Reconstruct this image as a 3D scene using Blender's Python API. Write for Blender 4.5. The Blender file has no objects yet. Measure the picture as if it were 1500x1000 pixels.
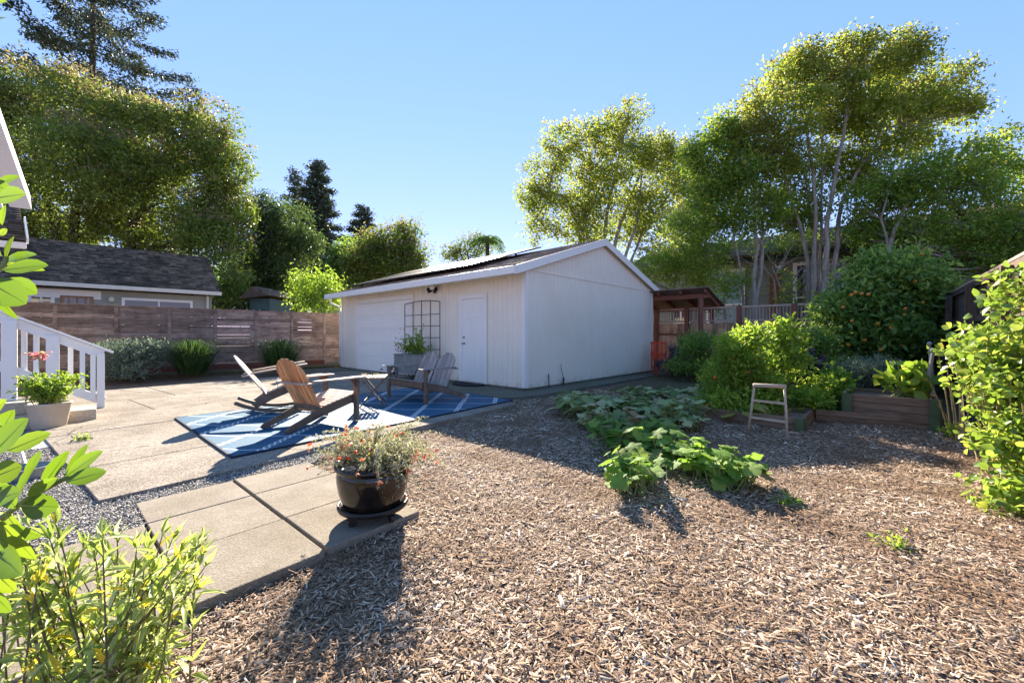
import bpy, math, random
import numpy as np
from mathutils import Vector
random.seed(7)
RNG = np.random.default_rng(11)
S = bpy.context.scene
COL = S.collection
F = 603.0
def W(px, py, Y):            # point seen at photo pixel px,py lying at depth Y
    return np.array([(px-750)/F*Y, Y, 1.2+(490-py)/F*Y])
def G(px, py, z=0.0):        # ground point
    Y = (1.2-z)*F/(py-490)
    return np.array([(px-750)/F*Y, Y, z])
U = np.array([-.732, .682, 0.]); U /= np.linalg.norm(U)
V = np.array([.682, .732, 0.]); V = V-U*V.dot(U); V /= np.linalg.norm(V)
Z = np.array([0., 0., 1.])
def P3(x, y, z=0.): return np.array([x, y, z], float)
MZ = -.07                    # mulch level
# ---------------------------------------------------------------- materials
def nodes(name):
    m = bpy.data.materials.new(name); m.use_nodes = True
    nt = m.node_tree; nt.nodes.clear()
    out = nt.nodes.new('ShaderNodeOutputMaterial')
    return m, nt, out
def N(nt, t, **k):
    n = nt.nodes.new(t)
    for a, b in k.items():
        if a.startswith('i_'):
            key = a[2:]; key = int(key) if key.isdigit() else key.replace('_', ' ')
            n.inputs[key].default_value = b
        else: setattr(n, a, b)
    return n
def ramp(nt, fac, stops):
    r = nt.nodes.new('ShaderNodeValToRGB'); e = r.color_ramp.elements
    e[0].position, e[0].color = stops[0][0], (*stops[0][1], 1)
    e[1].position, e[1].color = stops[-1][0], (*stops[-1][1], 1)
    for p, c in stops[1:-1]:
        k = e.new(p); k.color = (*c, 1)
    nt.links.new(fac, r.inputs[0]); return r.outputs[0]
def mixc(nt, a, b, f, mode='MIX'):
    m = nt.nodes.new('ShaderNodeMix'); m.data_type = 'RGBA'; m.blend_type = mode
    for s, v in ((m.inputs[0], f), (m.inputs[6], a), (m.inputs[7], b)):
        if isinstance(v, (int, float)): s.default_value = v
        elif isinstance(v, tuple): s.default_value = (*v, 1)
        else: nt.links.new(v, s)
    return m.outputs[2]
def mat(name, stops, scale=(8, 8, 8), rough=.8, bump=.2, dist=.01, island=0., spec=.3, metal=0., detail=6, dirt=None, dirt_scale=1.5, coat=0., nscale=1., speck=None, sheen=0., crack=0., splash=False):
    m, nt, out = nodes(name); L = nt.links.new
    tc = N(nt, 'ShaderNodeTexCoord'); mp = N(nt, 'ShaderNodeMapping'); mp.inputs['Scale'].default_value = scale
    L(tc.outputs['Object'], mp.inputs[0])
    no = N(nt, 'ShaderNodeTexNoise', i_Scale=nscale, i_Detail=detail, i_Roughness=.62)
    L(mp.outputs[0], no.inputs['Vector'])
    geo = N(nt, 'ShaderNodeNewGeometry')
    if island:
        # shift the noise per board too
        ad = N(nt, 'ShaderNodeVectorMath', operation='SCALE'); ad.inputs[0].default_value = (37, 19, 53)
        L(geo.outputs['Random Per Island'], ad.inputs['Scale'])
        a2 = N(nt, 'ShaderNodeVectorMath', operation='ADD'); L(mp.outputs[0], a2.inputs[0]); L(ad.outputs[0], a2.inputs[1]); L(a2.outputs[0], no.inputs['Vector'])
    col = ramp(nt, no.outputs[0], stops)
    if island:
        mr = N(nt, 'ShaderNodeMapRange'); mr.inputs[3].default_value = 1-island; mr.inputs[4].default_value = 1+island
        L(geo.outputs['Random Per Island'], mr.inputs[0])
        vm = N(nt, 'ShaderNodeVectorMath', operation='SCALE'); L(col, vm.inputs[0]); L(mr.outputs[0], vm.inputs['Scale']); col = vm.outputs[0]
    if dirt:
        n2 = N(nt, 'ShaderNodeTexNoise', i_Scale=dirt_scale, i_Detail=8, i_Roughness=.7); L(tc.outputs['Object'], n2.inputs['Vector'])
        f2 = ramp(nt, n2.outputs[0], [(.45, (0, 0, 0)), (.75, (1, 1, 1))])
        col = mixc(nt, col, dirt, f2)
    if speck:
        vo = N(nt, 'ShaderNodeTexVoronoi', i_Scale=speck[0]); L(tc.outputs['Object'], vo.inputs['Vector'])
        hs = ramp(nt, vo.outputs['Color'], [(.2, (.35, .35, .35)), (.5, (.9, .9, .9)), (.85, (1.5, 1.45, 1.4))])
        col = mixc(nt, col, hs, speck[1], 'MULTIPLY')
    if splash:   # earth splashed up the foot of the boards
        sx = N(nt, 'ShaderNodeSeparateXYZ'); gp = N(nt, 'ShaderNodeNewGeometry'); L(gp.outputs['Position'], sx.inputs[0])
        n5 = N(nt, 'ShaderNodeTexNoise', i_Scale=5., i_Detail=7); L(tc.outputs['Object'], n5.inputs['Vector'])
        m5 = N(nt, 'ShaderNodeMath', operation='MULTIPLY_ADD'); L(sx.outputs[2], m5.inputs[0]); m5.inputs[1].default_value = -1.6; L(n5.outputs[0], m5.inputs[2])
        col = mixc(nt, col, (.55, .47, .36), ramp(nt, m5.outputs[0], [(.3, (0, 0, 0)), (.62, (.75, .75, .75))]))
    if crack:
        nd = N(nt, 'ShaderNodeTexNoise', i_Scale=3., i_Detail=5); L(tc.outputs['Object'], nd.inputs['Vector'])
        sc2 = N(nt, 'ShaderNodeVectorMath', operation='SCALE', i_Scale=.35); L(nd.outputs['Color'], sc2.inputs[0])
        a3 = N(nt, 'ShaderNodeVectorMath', operation='ADD'); L(tc.outputs['Object'], a3.inputs[0]); L(sc2.outputs[0], a3.inputs[1])
        vc = N(nt, 'ShaderNodeTexVoronoi', feature='DISTANCE_TO_EDGE', i_Scale=crack); L(a3.outputs[0], vc.inputs['Vector'])
        nk = N(nt, 'ShaderNodeTexNoise', i_Scale=.7, i_Detail=1); L(tc.outputs['Object'], nk.inputs['Vector'])
        fk = ramp(nt, vc.outputs['Distance'], [(0., (1, 1, 1)), (.0035, (1, 1, 1)), (.007, (0, 0, 0))])
        fg = ramp(nt, nk.outputs[0], [(.5, (0, 0, 0)), (.56, (.85, .85, .85))]); fm = mixc(nt, fk, fg, 1.0, 'MULTIPLY')
        col = mixc(nt, col, (.05, .04, .03), fm)
    bs = N(nt, 'ShaderNodeBsdfPrincipled'); L(col, bs.inputs['Base Color'])
    bs.inputs['Roughness'].default_value = rough; bs.inputs['Specular IOR Level'].default_value = spec
    bs.inputs['Metallic'].default_value = metal; bs.inputs['Coat Weight'].default_value = coat; bs.inputs['Coat Roughness'].default_value = .08
    if sheen: bs.inputs['Sheen Weight'].default_value = sheen
    if bump:
        b = N(nt, 'ShaderNodeBump', i_Strength=bump, i_Distance=dist); L(no.outputs[0], b.inputs['Height'])
        if speck:
            b2 = N(nt, 'ShaderNodeBump', i_Strength=.5, i_Distance=.003); L(vo.outputs['Distance'], b2.inputs['Height']); L(b.outputs[0], b2.inputs['Normal']); b = b2
        L(b.outputs[0], bs.inputs['Normal'])
    L(bs.outputs[0], out.inputs[0]); return m
def leafmat(name, cols, trans=None, tf=.4, rough=.45, spec=.4, big=None, bigscale=.35, blemish=0.):
    """cols: stops over the per-leaf random value; big: colour of larger patches of the crown"""
    m, nt, out = nodes(name); L = nt.links.new
    at = N(nt, 'ShaderNodeAttribute', attribute_name='rnd')
    col = ramp(nt, at.outputs['Fac'], cols)
    if big:
        tc = N(nt, 'ShaderNodeTexCoord'); n2 = N(nt, 'ShaderNodeTexNoise', i_Scale=bigscale, i_Detail=3)
        L(tc.outputs['Object'], n2.inputs['Vector'])
        f2 = ramp(nt, n2.outputs[0], [(.42, (0, 0, 0)), (.68, (.85, .85, .85))]); col = mixc(nt, col, big, f2)
    if blemish:
        tb = N(nt, 'ShaderNodeTexCoord'); nb_ = N(nt, 'ShaderNodeTexNoise', i_Scale=blemish, i_Detail=4); L(tb.outputs['Object'], nb_.inputs['Vector'])
        col = mixc(nt, col, (.75, .72, .6), ramp(nt, nb_.outputs[0], [(.35, (1, 1, 1)), (.65, (0, 0, 0))]), 'MULTIPLY')
        col = mixc(nt, col, (.3, .2, .05), ramp(nt, nb_.outputs[0], [(.74, (0, 0, 0)), (.8, (1, 1, 1))]))
    bs = N(nt, 'ShaderNodeBsdfPrincipled'); L(col, bs.inputs['Base Color']); bs.inputs['Roughness'].default_value = rough; bs.inputs['Specular IOR Level'].default_value = spec
    tr = N(nt, 'ShaderNodeBsdfTranslucent')
    g = mixc(nt, col, trans or (.5, .5, .05), 1.0, 'ADD') if trans else col
    L(g, tr.inputs[0])
    mx = N(nt, 'ShaderNodeMixShader'); mx.inputs[0].default_value = tf
    L(bs.outputs[0], mx.inputs[1]); L(tr.outputs[0], mx.inputs[2]); L(mx.outputs[0], out.inputs[0]); return m
# ---------------------------------------------------------------- mesh building
class MB:
    def __init__(s): s.v = []; s.f = []; s.n = 0
    def add(s, vs, fs):
        vs = np.asarray(vs, float); s.v.append(vs)
        s.f += [tuple(i+s.n for i in f) for f in fs]; s.n += len(vs); return s
    def obox(s, o, a, b, c):       # box from corner o with edge vectors a,b,c
        o, a, b, c = map(np.asarray, (o, a, b, c))
        if np.dot(np.cross(a, b), c) < 0: a, b = b, a
        vs = [o, o+a, o+a+b, o+b, o+c, o+a+c, o+a+b+c, o+b+c]
        return s.add(vs, [(3, 2, 1, 0), (4, 5, 6, 7), (0, 1, 5, 4), (1, 2, 6, 5), (2, 3, 7, 6), (3, 0, 4, 7)])
    def box(s, x0, x1, y0, y1, z0, z1): return s.obox((x0, y0, z0), (x1-x0, 0, 0), (0, y1-y0, 0), (0, 0, z1-z0))
    def bar(s, p, q, w, h, up=Z):  # rectangular bar centred on the line p-q
        p, q = np.asarray(p, float), np.asarray(q, float); d = q-p; d /= np.linalg.norm(d)
        side = np.cross(d, up)
        if np.linalg.norm(side) < 1e-3: side = np.cross(d, np.array([1., 0, 0]))
        side /= np.linalg.norm(side); u2 = np.cross(side, d)
        return s.obox(p-side*w/2-u2*h/2, q-p, side*w, u2*h)
    def tube(s, pts, rad, n=8, cap=True):
        pts = [np.asarray(p, float) for p in pts]; k = len(pts)
        rad = np.broadcast_to(rad, (k,)) if np.ndim(rad) == 0 else rad
        vs = []; ref = np.array([.3, .2, 1.]);
        for i, p in enumerate(pts):
            d = pts[min(i+1, k-1)]-pts[max(i-1, 0)]; d = d/(np.linalg.norm(d)+1e-9)
            a = np.cross(d, ref)
            if np.linalg.norm(a) < .05: a = np.cross(d, np.array([1., 0, 0]))
            a /= np.linalg.norm(a); b = np.cross(d, a)
            for j in range(n):
                t = 2*math.pi*j/n; vs.append(p+rad[i]*(math.cos(t)*a+math.sin(t)*b))
        fs = [(i*n+j, i*n+(j+1) % n, (i+1)*n+(j+1) % n, (i+1)*n+j) for i in range(k-1) for j in range(n)]
        if cap: fs += [tuple(range(n-1, -1, -1)), tuple((k-1)*n+j for j in range(n))]
        return s.add(vs, fs)
    def lathe(s, c, prof, n=32, sq=0.):   # prof: list of (r,z); sq>0 squares the outline
        vs = []
        for r, z in prof:
            for j in range(n):
                t = 2*math.pi*j/n; k = 1.
                if sq: k = (abs(math.cos(t))**(2+sq*4)+abs(math.sin(t))**(2+sq*4))**(-1/(2+sq*4))
                vs.append((c[0]+r*k*math.cos(t), c[1]+r*k*math.sin(t), c[2]+z))
        m = len(prof)
        fs = [(i*n+j, i*n+(j+1) % n, (i+1)*n+(j+1) % n, (i+1)*n+j) for i in range(m-1) for j in range(n)]
        return s.add(vs, fs)
    def prism(s, poly, ext):       # polygon (list of 3d points) extruded by vector ext
        poly = [np.asarray(p, float) for p in poly]; n = len(poly); ext = np.asarray(ext, float)
        nn = sum(np.cross(poly[i]-poly[0], poly[(i+1) % n]-poly[0]) for i in range(n))
        if np.dot(nn, ext) > 0: poly = poly[::-1]
        vs = poly+[p+ext for p in poly]
        return s.add(vs, [tuple(range(n)), tuple(range(2*n-1, n-1, -1))]+[(i, i+n, (i+1) % n+n, (i+1) % n)[::1] for i in range(n)])
    def ball(s, c, r, n=10, sc=(1, 1, 1)):
        vs = []; fs = []; m = n//2
        for i in range(m+1):
            ph = math.pi*i/m
            for j in range(n):
                t = 2*math.pi*j/n; vs.append((c[0]+r*sc[0]*math.sin(ph)*math.cos(t), c[1]+r*sc[1]*math.sin(ph)*math.sin(t), c[2]+r*sc[2]*math.cos(ph)))
        fs = [(i*n+j, (i+1)*n+j, (i+1)*n+(j+1) % n, i*n+(j+1) % n) for i in range(m) for j in range(n)]
        return s.add(vs, fs)
    def build(s, name, m, parent=None, origin=None, bevel=0., smooth=False):
        vs = np.concatenate(s.v)
        o3 = np.zeros(3) if origin is None else np.asarray(origin, float)
        me = bpy.data.meshes.new(name); me.from_pydata((vs-o3).tolist(), [], s.f); me.materials.append(m)
        if smooth: me.polygons.foreach_set('use_smooth', [True]*len(me.polygons))
        me.update(); return link(name, me, parent, o3, bevel, smooth)
def link(name, me, parent, o3, bevel=0., smooth=False):
    o = bpy.data.objects.new(name, me); COL.objects.link(o); 
    if parent is not None:
        o.parent = parent; q = parent; off = Vector((0, 0, 0)); loc = False
        while q is not None: off += q.location; loc = loc or bool(q.get('local')); q = q.parent
        o.location = Vector(o3) if loc else Vector(o3)-off
    else: o.location = Vector(o3)
    if bevel:
        b = o.modifiers.new('bevel', 'BEVEL'); b.width = bevel; b.segments = 2; b.limit_method = 'ANGLE'
    return o
def thing(name, label, cat, loc=(0, 0, 0), group=None, rz=0., local=False):
    o = bpy.data.objects.new(name, None); COL.objects.link(o); o.location = Vector(loc); o.rotation_euler[2] = rz
    o.empty_display_size = .1
    if local: o['local'] = 1
    return tag(o, label, cat, group)
def tag(o, label=None, cat=None, group=None, kind=None):
    if label: o['label'] = label
    if cat: o['category'] = cat
    if group: o['group'] = group
    if kind: o['kind'] = kind
    return o
# ---- clouds of small pieces -------------------------------------------------
def unit(a): return a/(np.linalg.norm(a, axis=-1, keepdims=True)+1e-9)
T_DIAM = (np.array([(0, 0, 0), (-.5, .42, .12), (0, 1, -.05), (.5, .42, .12)], float), [(0, 1, 2), (0, 2, 3)])
T_LEAF = (np.array([(0, 0, 0), (-.34, .2, .07), (-.5, .48, .12), (-.3, .78, .06), (0, 1, -.08), (.3, .78, .06), (.5, .48, .12), (.34, .2, .07), (0, .5, 0.)], float),
          [(0, 8, 2, 1), (8, 4, 3, 2), (4, 8, 6, 5), (8, 0, 7, 6)])
def cloud(name, Pn, D, Nn, size, m, parent=None, tmpl=T_DIAM, rnd=None, smooth=False, origin=None):
    """copies of a small template at points Pn, length axis D, normal Nn, size (N,) or (N,3)"""
    n = len(Pn); D = unit(D); X = unit(np.cross(D, Nn)); Nn = np.cross(X, D)
    size = np.asarray(size, float)
    if size.ndim == 1: size = np.repeat(size[:, None], 3, 1)
    tv, tf = tmpl; k = len(tv)
    Vt = (Pn[:, None, :]+tv[None, :, 0, None]*size[:, 0, None, None]*X[:, None, :]
          + tv[None, :, 1, None]*size[:, 1, None, None]*D[:, None, :]+tv[None, :, 2, None]*size[:, 2, None, None]*Nn[:, None, :])
    o3 = np.zeros(3) if origin is None else np.asarray(origin, float)
    Vt = (Vt.reshape(-1, 3)-o3).astype(np.float32)
    lens = np.array([len(f) for f in tf]); flat = np.concatenate([np.array(f) for f in tf])
    li = (flat[None, :]+(np.arange(n)*k)[:, None]).ravel().astype(np.int32)
    tot = np.tile(lens, n); st = np.concatenate([[0], np.cumsum(tot)[:-1]]).astype(np.int32)
    me = bpy.data.meshes.new(name); me.vertices.add(n*k); me.vertices.foreach_set('co', Vt.ravel())
    me.loops.add(len(li)); me.loops.foreach_set('vertex_index', li)
    me.polygons.add(len(tot)); me.polygons.foreach_set('loop_start', st); me.polygons.foreach_set('loop_total', tot.astype(np.int32))
    if smooth: me.polygons.foreach_set('use_smooth', np.ones(len(tot), bool))
    if rnd is None: rnd = RNG.random(n)
    me.update(calc_edges=True)
    a = me.attributes.new('rnd', 'FLOAT', 'FACE'); a.data.foreach_set('value', np.repeat(rnd, len(tf)).astype(np.float32))
    me.materials.append(m); return link(name, me, parent, o3)
def rdir(n): return unit(RNG.normal(size=(n, 3)))
# ---------------------------------------------------------------- camera, light
cam = bpy.data.objects.new('camera', bpy.data.cameras.new('camera')); COL.objects.link(cam); S.camera = cam
cam.location = (0, 0, 1.2); cam.rotation_euler = (math.pi/2, 0, 0)
cam.data.sensor_width = 36; cam.data.lens = F/1500*36; cam.data.shift_y = -10/1500; cam.data.clip_end = 2000; cam.data.clip_start = .02
SD = np.array([-.33, 1.83, 1.0]); SD /= np.linalg.norm(SD)
SUN_EL = math.asin(SD[2]); SUN_AZ = math.atan2(SD[0], SD[1])   # azimuth from +Y towards +X
sun = bpy.data.objects.new('sun', bpy.data.lights.new('sun', 'SUN')); COL.objects.link(sun)
sun.data.energy = 3.7; sun.data.angle = math.radians(.5); sun.data.color = (1, .88, .72)
sun.rotation_euler = Vector(SD).to_track_quat('Z', 'Y').to_euler(); sun.location = (0, 0, 30)
w = bpy.data.worlds.new('World'); S.world = w; w.use_nodes = True; nt = w.node_tree; nt.nodes.clear()
sky = nt.nodes.new('ShaderNodeTexSky'); sky.sky_type = 'NISHITA'; sky.sun_disc = False
sky.sun_elevation = SUN_EL; sky.sun_rotation = SUN_AZ
sky.dust_density = 0.0; sky.air_density = 1.0; sky.ozone_density = 2.0
bg = nt.nodes.new('ShaderNodeBackground'); bg.inputs[1].default_value = .15
wo = nt.nodes.new('ShaderNodeOutputWorld'); 
sc_ = nt.nodes.new('ShaderNodeSeparateColor'); cc_ = nt.nodes.new('ShaderNodeCombineColor'); nt.links.new(sky.outputs[0], sc_.inputs[0])
for i_, (g_, k_) in enumerate(((.75, .325), (.5, .485), (.5, .74))):     # softer contrast between the sun side and the far side of the sky
    p_ = nt.nodes.new('ShaderNodeMath'); p_.operation = 'POWER'; p_.inputs[1].default_value = g_; nt.links.new(sc_.outputs[i_], p_.inputs[0])
    m_ = nt.nodes.new('ShaderNodeMath'); m_.operation = 'MULTIPLY'; m_.inputs[1].default_value = k_; nt.links.new(p_.outputs[0], m_.inputs[0]); nt.links.new(m_.outputs[0], cc_.inputs[i_])
nt.links.new(cc_.outputs[0], bg.inputs[0]); nt.links.new(bg.outputs[0], wo.inputs[0])
S.view_settings.view_transform = 'Standard'; S.view_settings.look = 'None'; S.view_settings.gamma = 1; S.view_settings.exposure = 2.45
S.cycles.max_bounces = 8; S.cycles.diffuse_bounces = 5; S.cycles.transparent_max_bounces = 8; S.cycles.caustics_reflective = False; S.cycles.caustics_refractive = False
S.cycles.sample_clamp_indirect = 6
# ---------------------------------------------------------------- shared materials
m_soil = mat('mulch_soil', [(.3, (.05, .032, .02)), (.5, (.14, .095, .065)), (.62, (.28, .2, .145)), (.75, (.08, .05, .033))], (38, 38, 38), .95, .9, .02, detail=8)
m_earth = mat('garden_earth', [(.3, (.05, .038, .025)), (.55, (.11, .085, .05)), (.8, (.16, .12, .08))], (6, 6, 6), .95, .8, .03, dirt=(.06, .09, .025), dirt_scale=.8)
m_conc = mat('patio_concrete', [(.3, (.19, .165, .135)), (.5, (.28, .245, .205)), (.75, (.36, .32, .27))], (1.6, 1.6, 1.6), .95, .35, .01, dirt=(.15, .125, .095), dirt_scale=.9, speck=(110, .75), detail=9, spec=.12, crack=.55)
m_conc2 = mat('paving_concrete', [(.3, (.215, .185, .145)), (.6, (.275, .24, .195)), (.8, (.315, .275, .225))], (3, 3, 3), .95, .25, .004, dirt=(.17, .14, .1), dirt_scale=1.3, speck=(150, .35), detail=9, island=.05, spec=.12)
m_dkconc = mat('dark_concrete', [(.3, (.09, .09, .07)), (.6, (.17, .16, .13)), (.8, (.24, .22, .18))], (3, 3, 3), .85, .4, .01, dirt=(.06, .08, .03), dirt_scale=1.5, detail=9)  # darker concrete with random greenish patches
m_siding = mat('siding_paint', [(.3, (.87, .79, .66)), (.7, (.9, .82, .69))], (.7, .7, .7), .55, .05, .003, dirt=(.82, .71, .56), dirt_scale=.45, splash=True)
m_white = mat('white_trim_paint', [(.3, (.86, .83, .76)), (.7, (.89, .86, .8))], (3, 3, 3), .45, .05, .002)
m_white2 = mat('stair_paint', [(.3, (.78, .77, .74)), (.7, (.83, .82, .8))], (3, 3, 3), .4, .05, .002)
m_garroof = mat('garage_shingles', [(.3, (.2, .165, .135)), (.55, (.36, .3, .25)), (.8, (.48, .41, .35))], (14, 14, 14), .95, .6, .006, island=.35, spec=.1)
m_nroof = mat('old_dark_shingles', [(.3, (.08, .058, .04)), (.55, (.165, .125, .09)), (.8, (.28, .22, .165))], (5, 5, 5), .95, .7, .01, spec=.08, island=.5, dirt=(.04, .036, .03), dirt_scale=.9)
m_nwall = mat('sage_siding', [(.3, (.3, .31, .26)), (.7, (.36, .37, .31))], (1, 1, 1), .7, .1)
m_gutter = mat('cream_gutter', [(.3, (.72, .66, .54)), (.7, (.78, .72, .6))], (3, 3, 3), .5, .05)
m_glass = mat('window_glass', [(.3, (.03, .035, .04)), (.7, (.05, .055, .06))], (1, 1, 1), .04, 0, spec=1.)
m_brownwood = mat('brown_window_frame', [(.3, (.25, .13, .07)), (.7, (.36, .2, .12))], (3, 3, 30), .6, .1)
m_fence = mat('weathered_redwood_boards', [(.25, (.1, .07, .06)), (.5, (.27, .2, .17)), (.7, (.38, .3, .26)), (.85, (.18, .12, .1))], (2.2, 2.2, 26), .85, .35, .004, island=.42, dirt=(.1, .06, .045), dirt_scale=3.5)
m_fencepost = mat('grey_fence_post', [(.3, (.07, .05, .045)), (.6, (.15, .11, .095)), (.8, (.2, .15, .13))], (20, 20, 2), .85, .3, .004, island=.15)
m_panel = mat('solar_cells', [(.3, (.012, .014, .022)), (.7, (.02, .022, .035))], (3, 3, 3), .22, 0, spec=.8, coat=.6)
m_black = mat('black_metal', [(.3, (.015, .015, .016)), (.7, (.025, .025, .026))], (5, 5, 5), .4, .05)
m_rust = mat('rusty_iron', [(.3, (.1, .05, .03)), (.7, (.2, .1, .06))], (40, 40, 40), .8, .2)
m_steel = mat('brushed_nickel', [(.3, (.4, .39, .37)), (.7, (.5, .49, .47))], (20, 20, 20), .25, 0, metal=1.)
m_lamp = mat('pale_lamp_lens', [(.3, (.75, .75, .72)), (.7, (.8, .8, .78))], (9, 9, 9), .2, 0)
m_gbase = mat('gravel_fines', [(.3, (.1, .09, .08)), (.5, (.26, .24, .22)), (.7, (.4, .37, .34))], (90, 90, 90), .95, .9, .01, detail=8)
# ---------------------------------------------------------------- ground
g = MB(); n = 60; xs = np.concatenate([np.linspace(-150, -12, 10), np.linspace(-10, 14, 49), np.linspace(18, 150, 10)]); ys = np.concatenate([np.linspace(-40, -2, 6), np.linspace(-1, 22, 47), np.linspace(26, 300, 14)])
def gz(x, y):
    near = np.clip(1-np.abs(x-2)/9, 0, 1)*np.clip(1-np.abs(y-5)/9, 0, 1)
    return MZ+.018*np.sin(x*1.3+.7*np.sin(y*.9))*np.cos(y*1.1+x*.3)*near
vs = [(x, y, float(gz(x, y))) for y in ys for x in xs]; nx = len(xs)
g.add(vs, [(j*nx+i, j*nx+i+1, (j+1)*nx+i+1, (j+1)*nx+i) for j in range(len(ys)-1) for i in range(nx-1)])
tag(g.build('ground', m_soil, smooth=True), kind='structure')
# planting bed along the board fence and garden soil behind
def slab(name, poly, z0, z1, m, kind='structure', bevel=.006, holes=None):
    b = MB(); b.prism([(p[0], p[1], z0) for p in poly], (0, 0, z1-z0)); o = b.build(name, m, bevel=bevel)
    if kind: tag(o, kind=kind)
    return o
FO = P3(-7.38, 16.1)            # point of the board fence behind the garage's far corner
A0 = G(143, 733); A1 = G(758, 591)
PV = unit((A1-A0)[None])[0]; PU = np.array([-PV[1], PV[0], 0])   # patio edge direction, and inward
PL = np.linalg.norm(A1-A0)
def pat(a, b): return A0+PV*a+PU*b
rows = [0, 1.12, 3.05, 4.35, 6.1, 8.2]
lim = {0: (0, PL), 1: (0, PL+.1), 2: (.0, PL+.5), 3: (-.3, 7.5), 4: (-3.6, 9.)}
pp = MB(); splits = [[3.3], [2.35, 4.4], [3.3, 6.0], [1.3, 4.3], [-1., 2., 5.]]
GC = P3(.3, 8.93)                # garage corner nearest the camera
rj = random.Random(3)
PATCH = []
for r in range(5):
    a0, a1 = lim[r]; cuts = [a0]+[c for c in splits[r] if a0 < c < a1]+[a1]
    for c0, c1 in zip(cuts[:-1], cuts[1:]):
        j = [rj.uniform(-.012, .012) for _ in range(4)]
        m0, m1 = rows[r]+.006, rows[r+1]-.006
        nn = max(2, int((c1-c0)/.5)); e0 = [pat(c0+.005+(c1-c0-.01)*k/nn, m0+(rj.uniform(-.006, .006) if 0 < k < nn else 0)) for k in range(nn+1)]
        e1 = [pat(c0+.005+(c1-c0-.01)*k/nn, m1+(rj.uniform(-.004, .0) if 0 < k < nn else 0)) for k in range(nn+1)][::-1]
        pp.prism([(p[0], p[1], -.12) for p in e0+e1], (0, 0, .12+rj.uniform(-.004, .0)))
        PATCH.append([p[:2] for p in e0+e1])
tag(pp.build('patio', m_conc, bevel=.006), kind='structure')
# darker apron round the garage and driveway strip before the big door
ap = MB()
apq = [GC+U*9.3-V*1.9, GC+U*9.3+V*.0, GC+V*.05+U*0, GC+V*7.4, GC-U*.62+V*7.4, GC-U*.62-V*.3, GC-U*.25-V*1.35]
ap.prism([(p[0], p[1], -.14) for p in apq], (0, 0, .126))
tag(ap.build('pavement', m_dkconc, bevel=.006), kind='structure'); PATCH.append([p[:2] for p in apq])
# square pavers
M0 = P3(-1.98, 3.144); PA = unit(P3(.64, .768)[None])[0]; PB = unit(P3(.754, -.657)[None])[0]
def pv(a, b): return M0+PA*a+PB*b
pvm = MB(); sq = [(0.012, .625, -.50, -.008), (0.012, .64, .0, .605), (0.012, .655, .615, 1.22), (-.612, -.012, -.48, .0), (-.612, -.012, .01, .612), (-.612, -.012, .622, 1.24), (-1.22, -.63, .03, .62), (-1.22, -.63, .63, 1.25), (-1.83, -1.24, .64, 1.25)]
for a0, a1, b0, b1 in sq:
    q = [pv(a0, b0), pv(a1, b0), pv(a1, b1), pv(a0, b1)]; PATCH.append([p[:2] for p in q])
    pvm.prism([(p[0], p[1], -.09) for p in q], (0, 0, .07+rj.uniform(-.003, .002)))
tag(pvm.build('path', m_conc2, bevel=.006), kind='structure')
GZP = [tuple(pv(-.62, .0)[:2]), tuple(pv(-.6, -.5)[:2]), tuple(pv(.7, -.5)[:2]), tuple(pat(1.9, 0)[:2]), tuple(A0[:2]), tuple(G(128, 600)[:2]), (-7.5, 6.2), (-6, 2), (-3.6, 1.2), tuple(pv(-1.9, .9)[:2])]
slab('gravel_bed', [P3(*p) for p in GZP], -.15, -.034, m_gbase, bevel=0)
# broken concrete piece left of the patio, in the gravel
q = [G(100, 622), G(126, 618), G(138, 712), G(125, 712)]
slab('pavement', q, -.12, -.012, m_conc); PATCH.append([p[:2] for p in q])
# lawn-green mossy bed strip below the board fence, and the vegetable garden soil
q = [FO+V*1-U*.05, FO-V*12.-U*.05, FO-V*12.-U*1.05, FO+V*0-U*1.0]
slab('flower_bed', q, -.15, .05, m_earth)
m_redboard = mat('red_edging_board', [(.3, (.1, .035, .025)), (.7, (.16, .06, .045))], (2, 2, 20), .8, .2)
e = MB(); e.bar(FO-V*9-U*.1+Z*.12, FO-U*.1+Z*.12, .03, .2); tag(e.build('edging_board', m_redboard), 'long red timber edging board lying low along the foot of the slatted fence', 'edging board')
tag(slab('garden_soil', [P3(2.2, 9.3), P3(3.0, 7.6), P3(4.5, 6.4), P3(8, 3.6), P3(9.5, 5), P3(12, 11), P3(5, 17), P3(4.7, 13)], -.2, MZ+.035, m_earth), kind='structure')
# ---------------------------------------------------------------- garage
m_wallk = 'siding'
gar = thing('garage', 'low white detached garage with vertical board siding, roll-up door and gable facing right', 'garage', GC)
LF, LS = 8.9, 6.35; SL = .322; OV = .42; RISE = SL*LS/2; ZW = 2.755
def hgt(q): return ZW-.085+(RISE*(1-abs(q-LS/2)/(LS/2)))
def wall_profile(o, d, nrm, L, hf, z0=.03, groove=.15):
    """vertical grooves cut into the siding: real 7 mm steps"""
    s = [0.]; off = [0.]; x = .1
    while x < L-.03:
        for dx, dd in ((-.007, 0), (-.005, -.008), (.005, -.008), (.007, 0)): s.append(x+dx); off.append(dd)
        x += groove
    s.append(L); off.append(0.)
    # make sure the ridge break is a vertex
    b = MB(); vs = []
    for a, f in zip(s, off):
        p = o+d*a+nrm*f; vs += [p+Z*z0, p+Z*hf(a)]
    b.add(vs, [(2*i, 2*i+2, 2*i+3, 2*i+1) for i in range(len(s)-1)]); return b
def siding(name, o, d, nrm, L, hf, **k):
    b = wall_profile(o, d, nrm, L, hf, **k)
    if np.dot(np.cross(d, Z), nrm) < 0: b.f = [f[::-1] for f in b.f]
    return b
fw = siding('w', GC, U, -V, LF, lambda a: ZW-.02); fw.build('front_wall', m_siding, gar)
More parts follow.
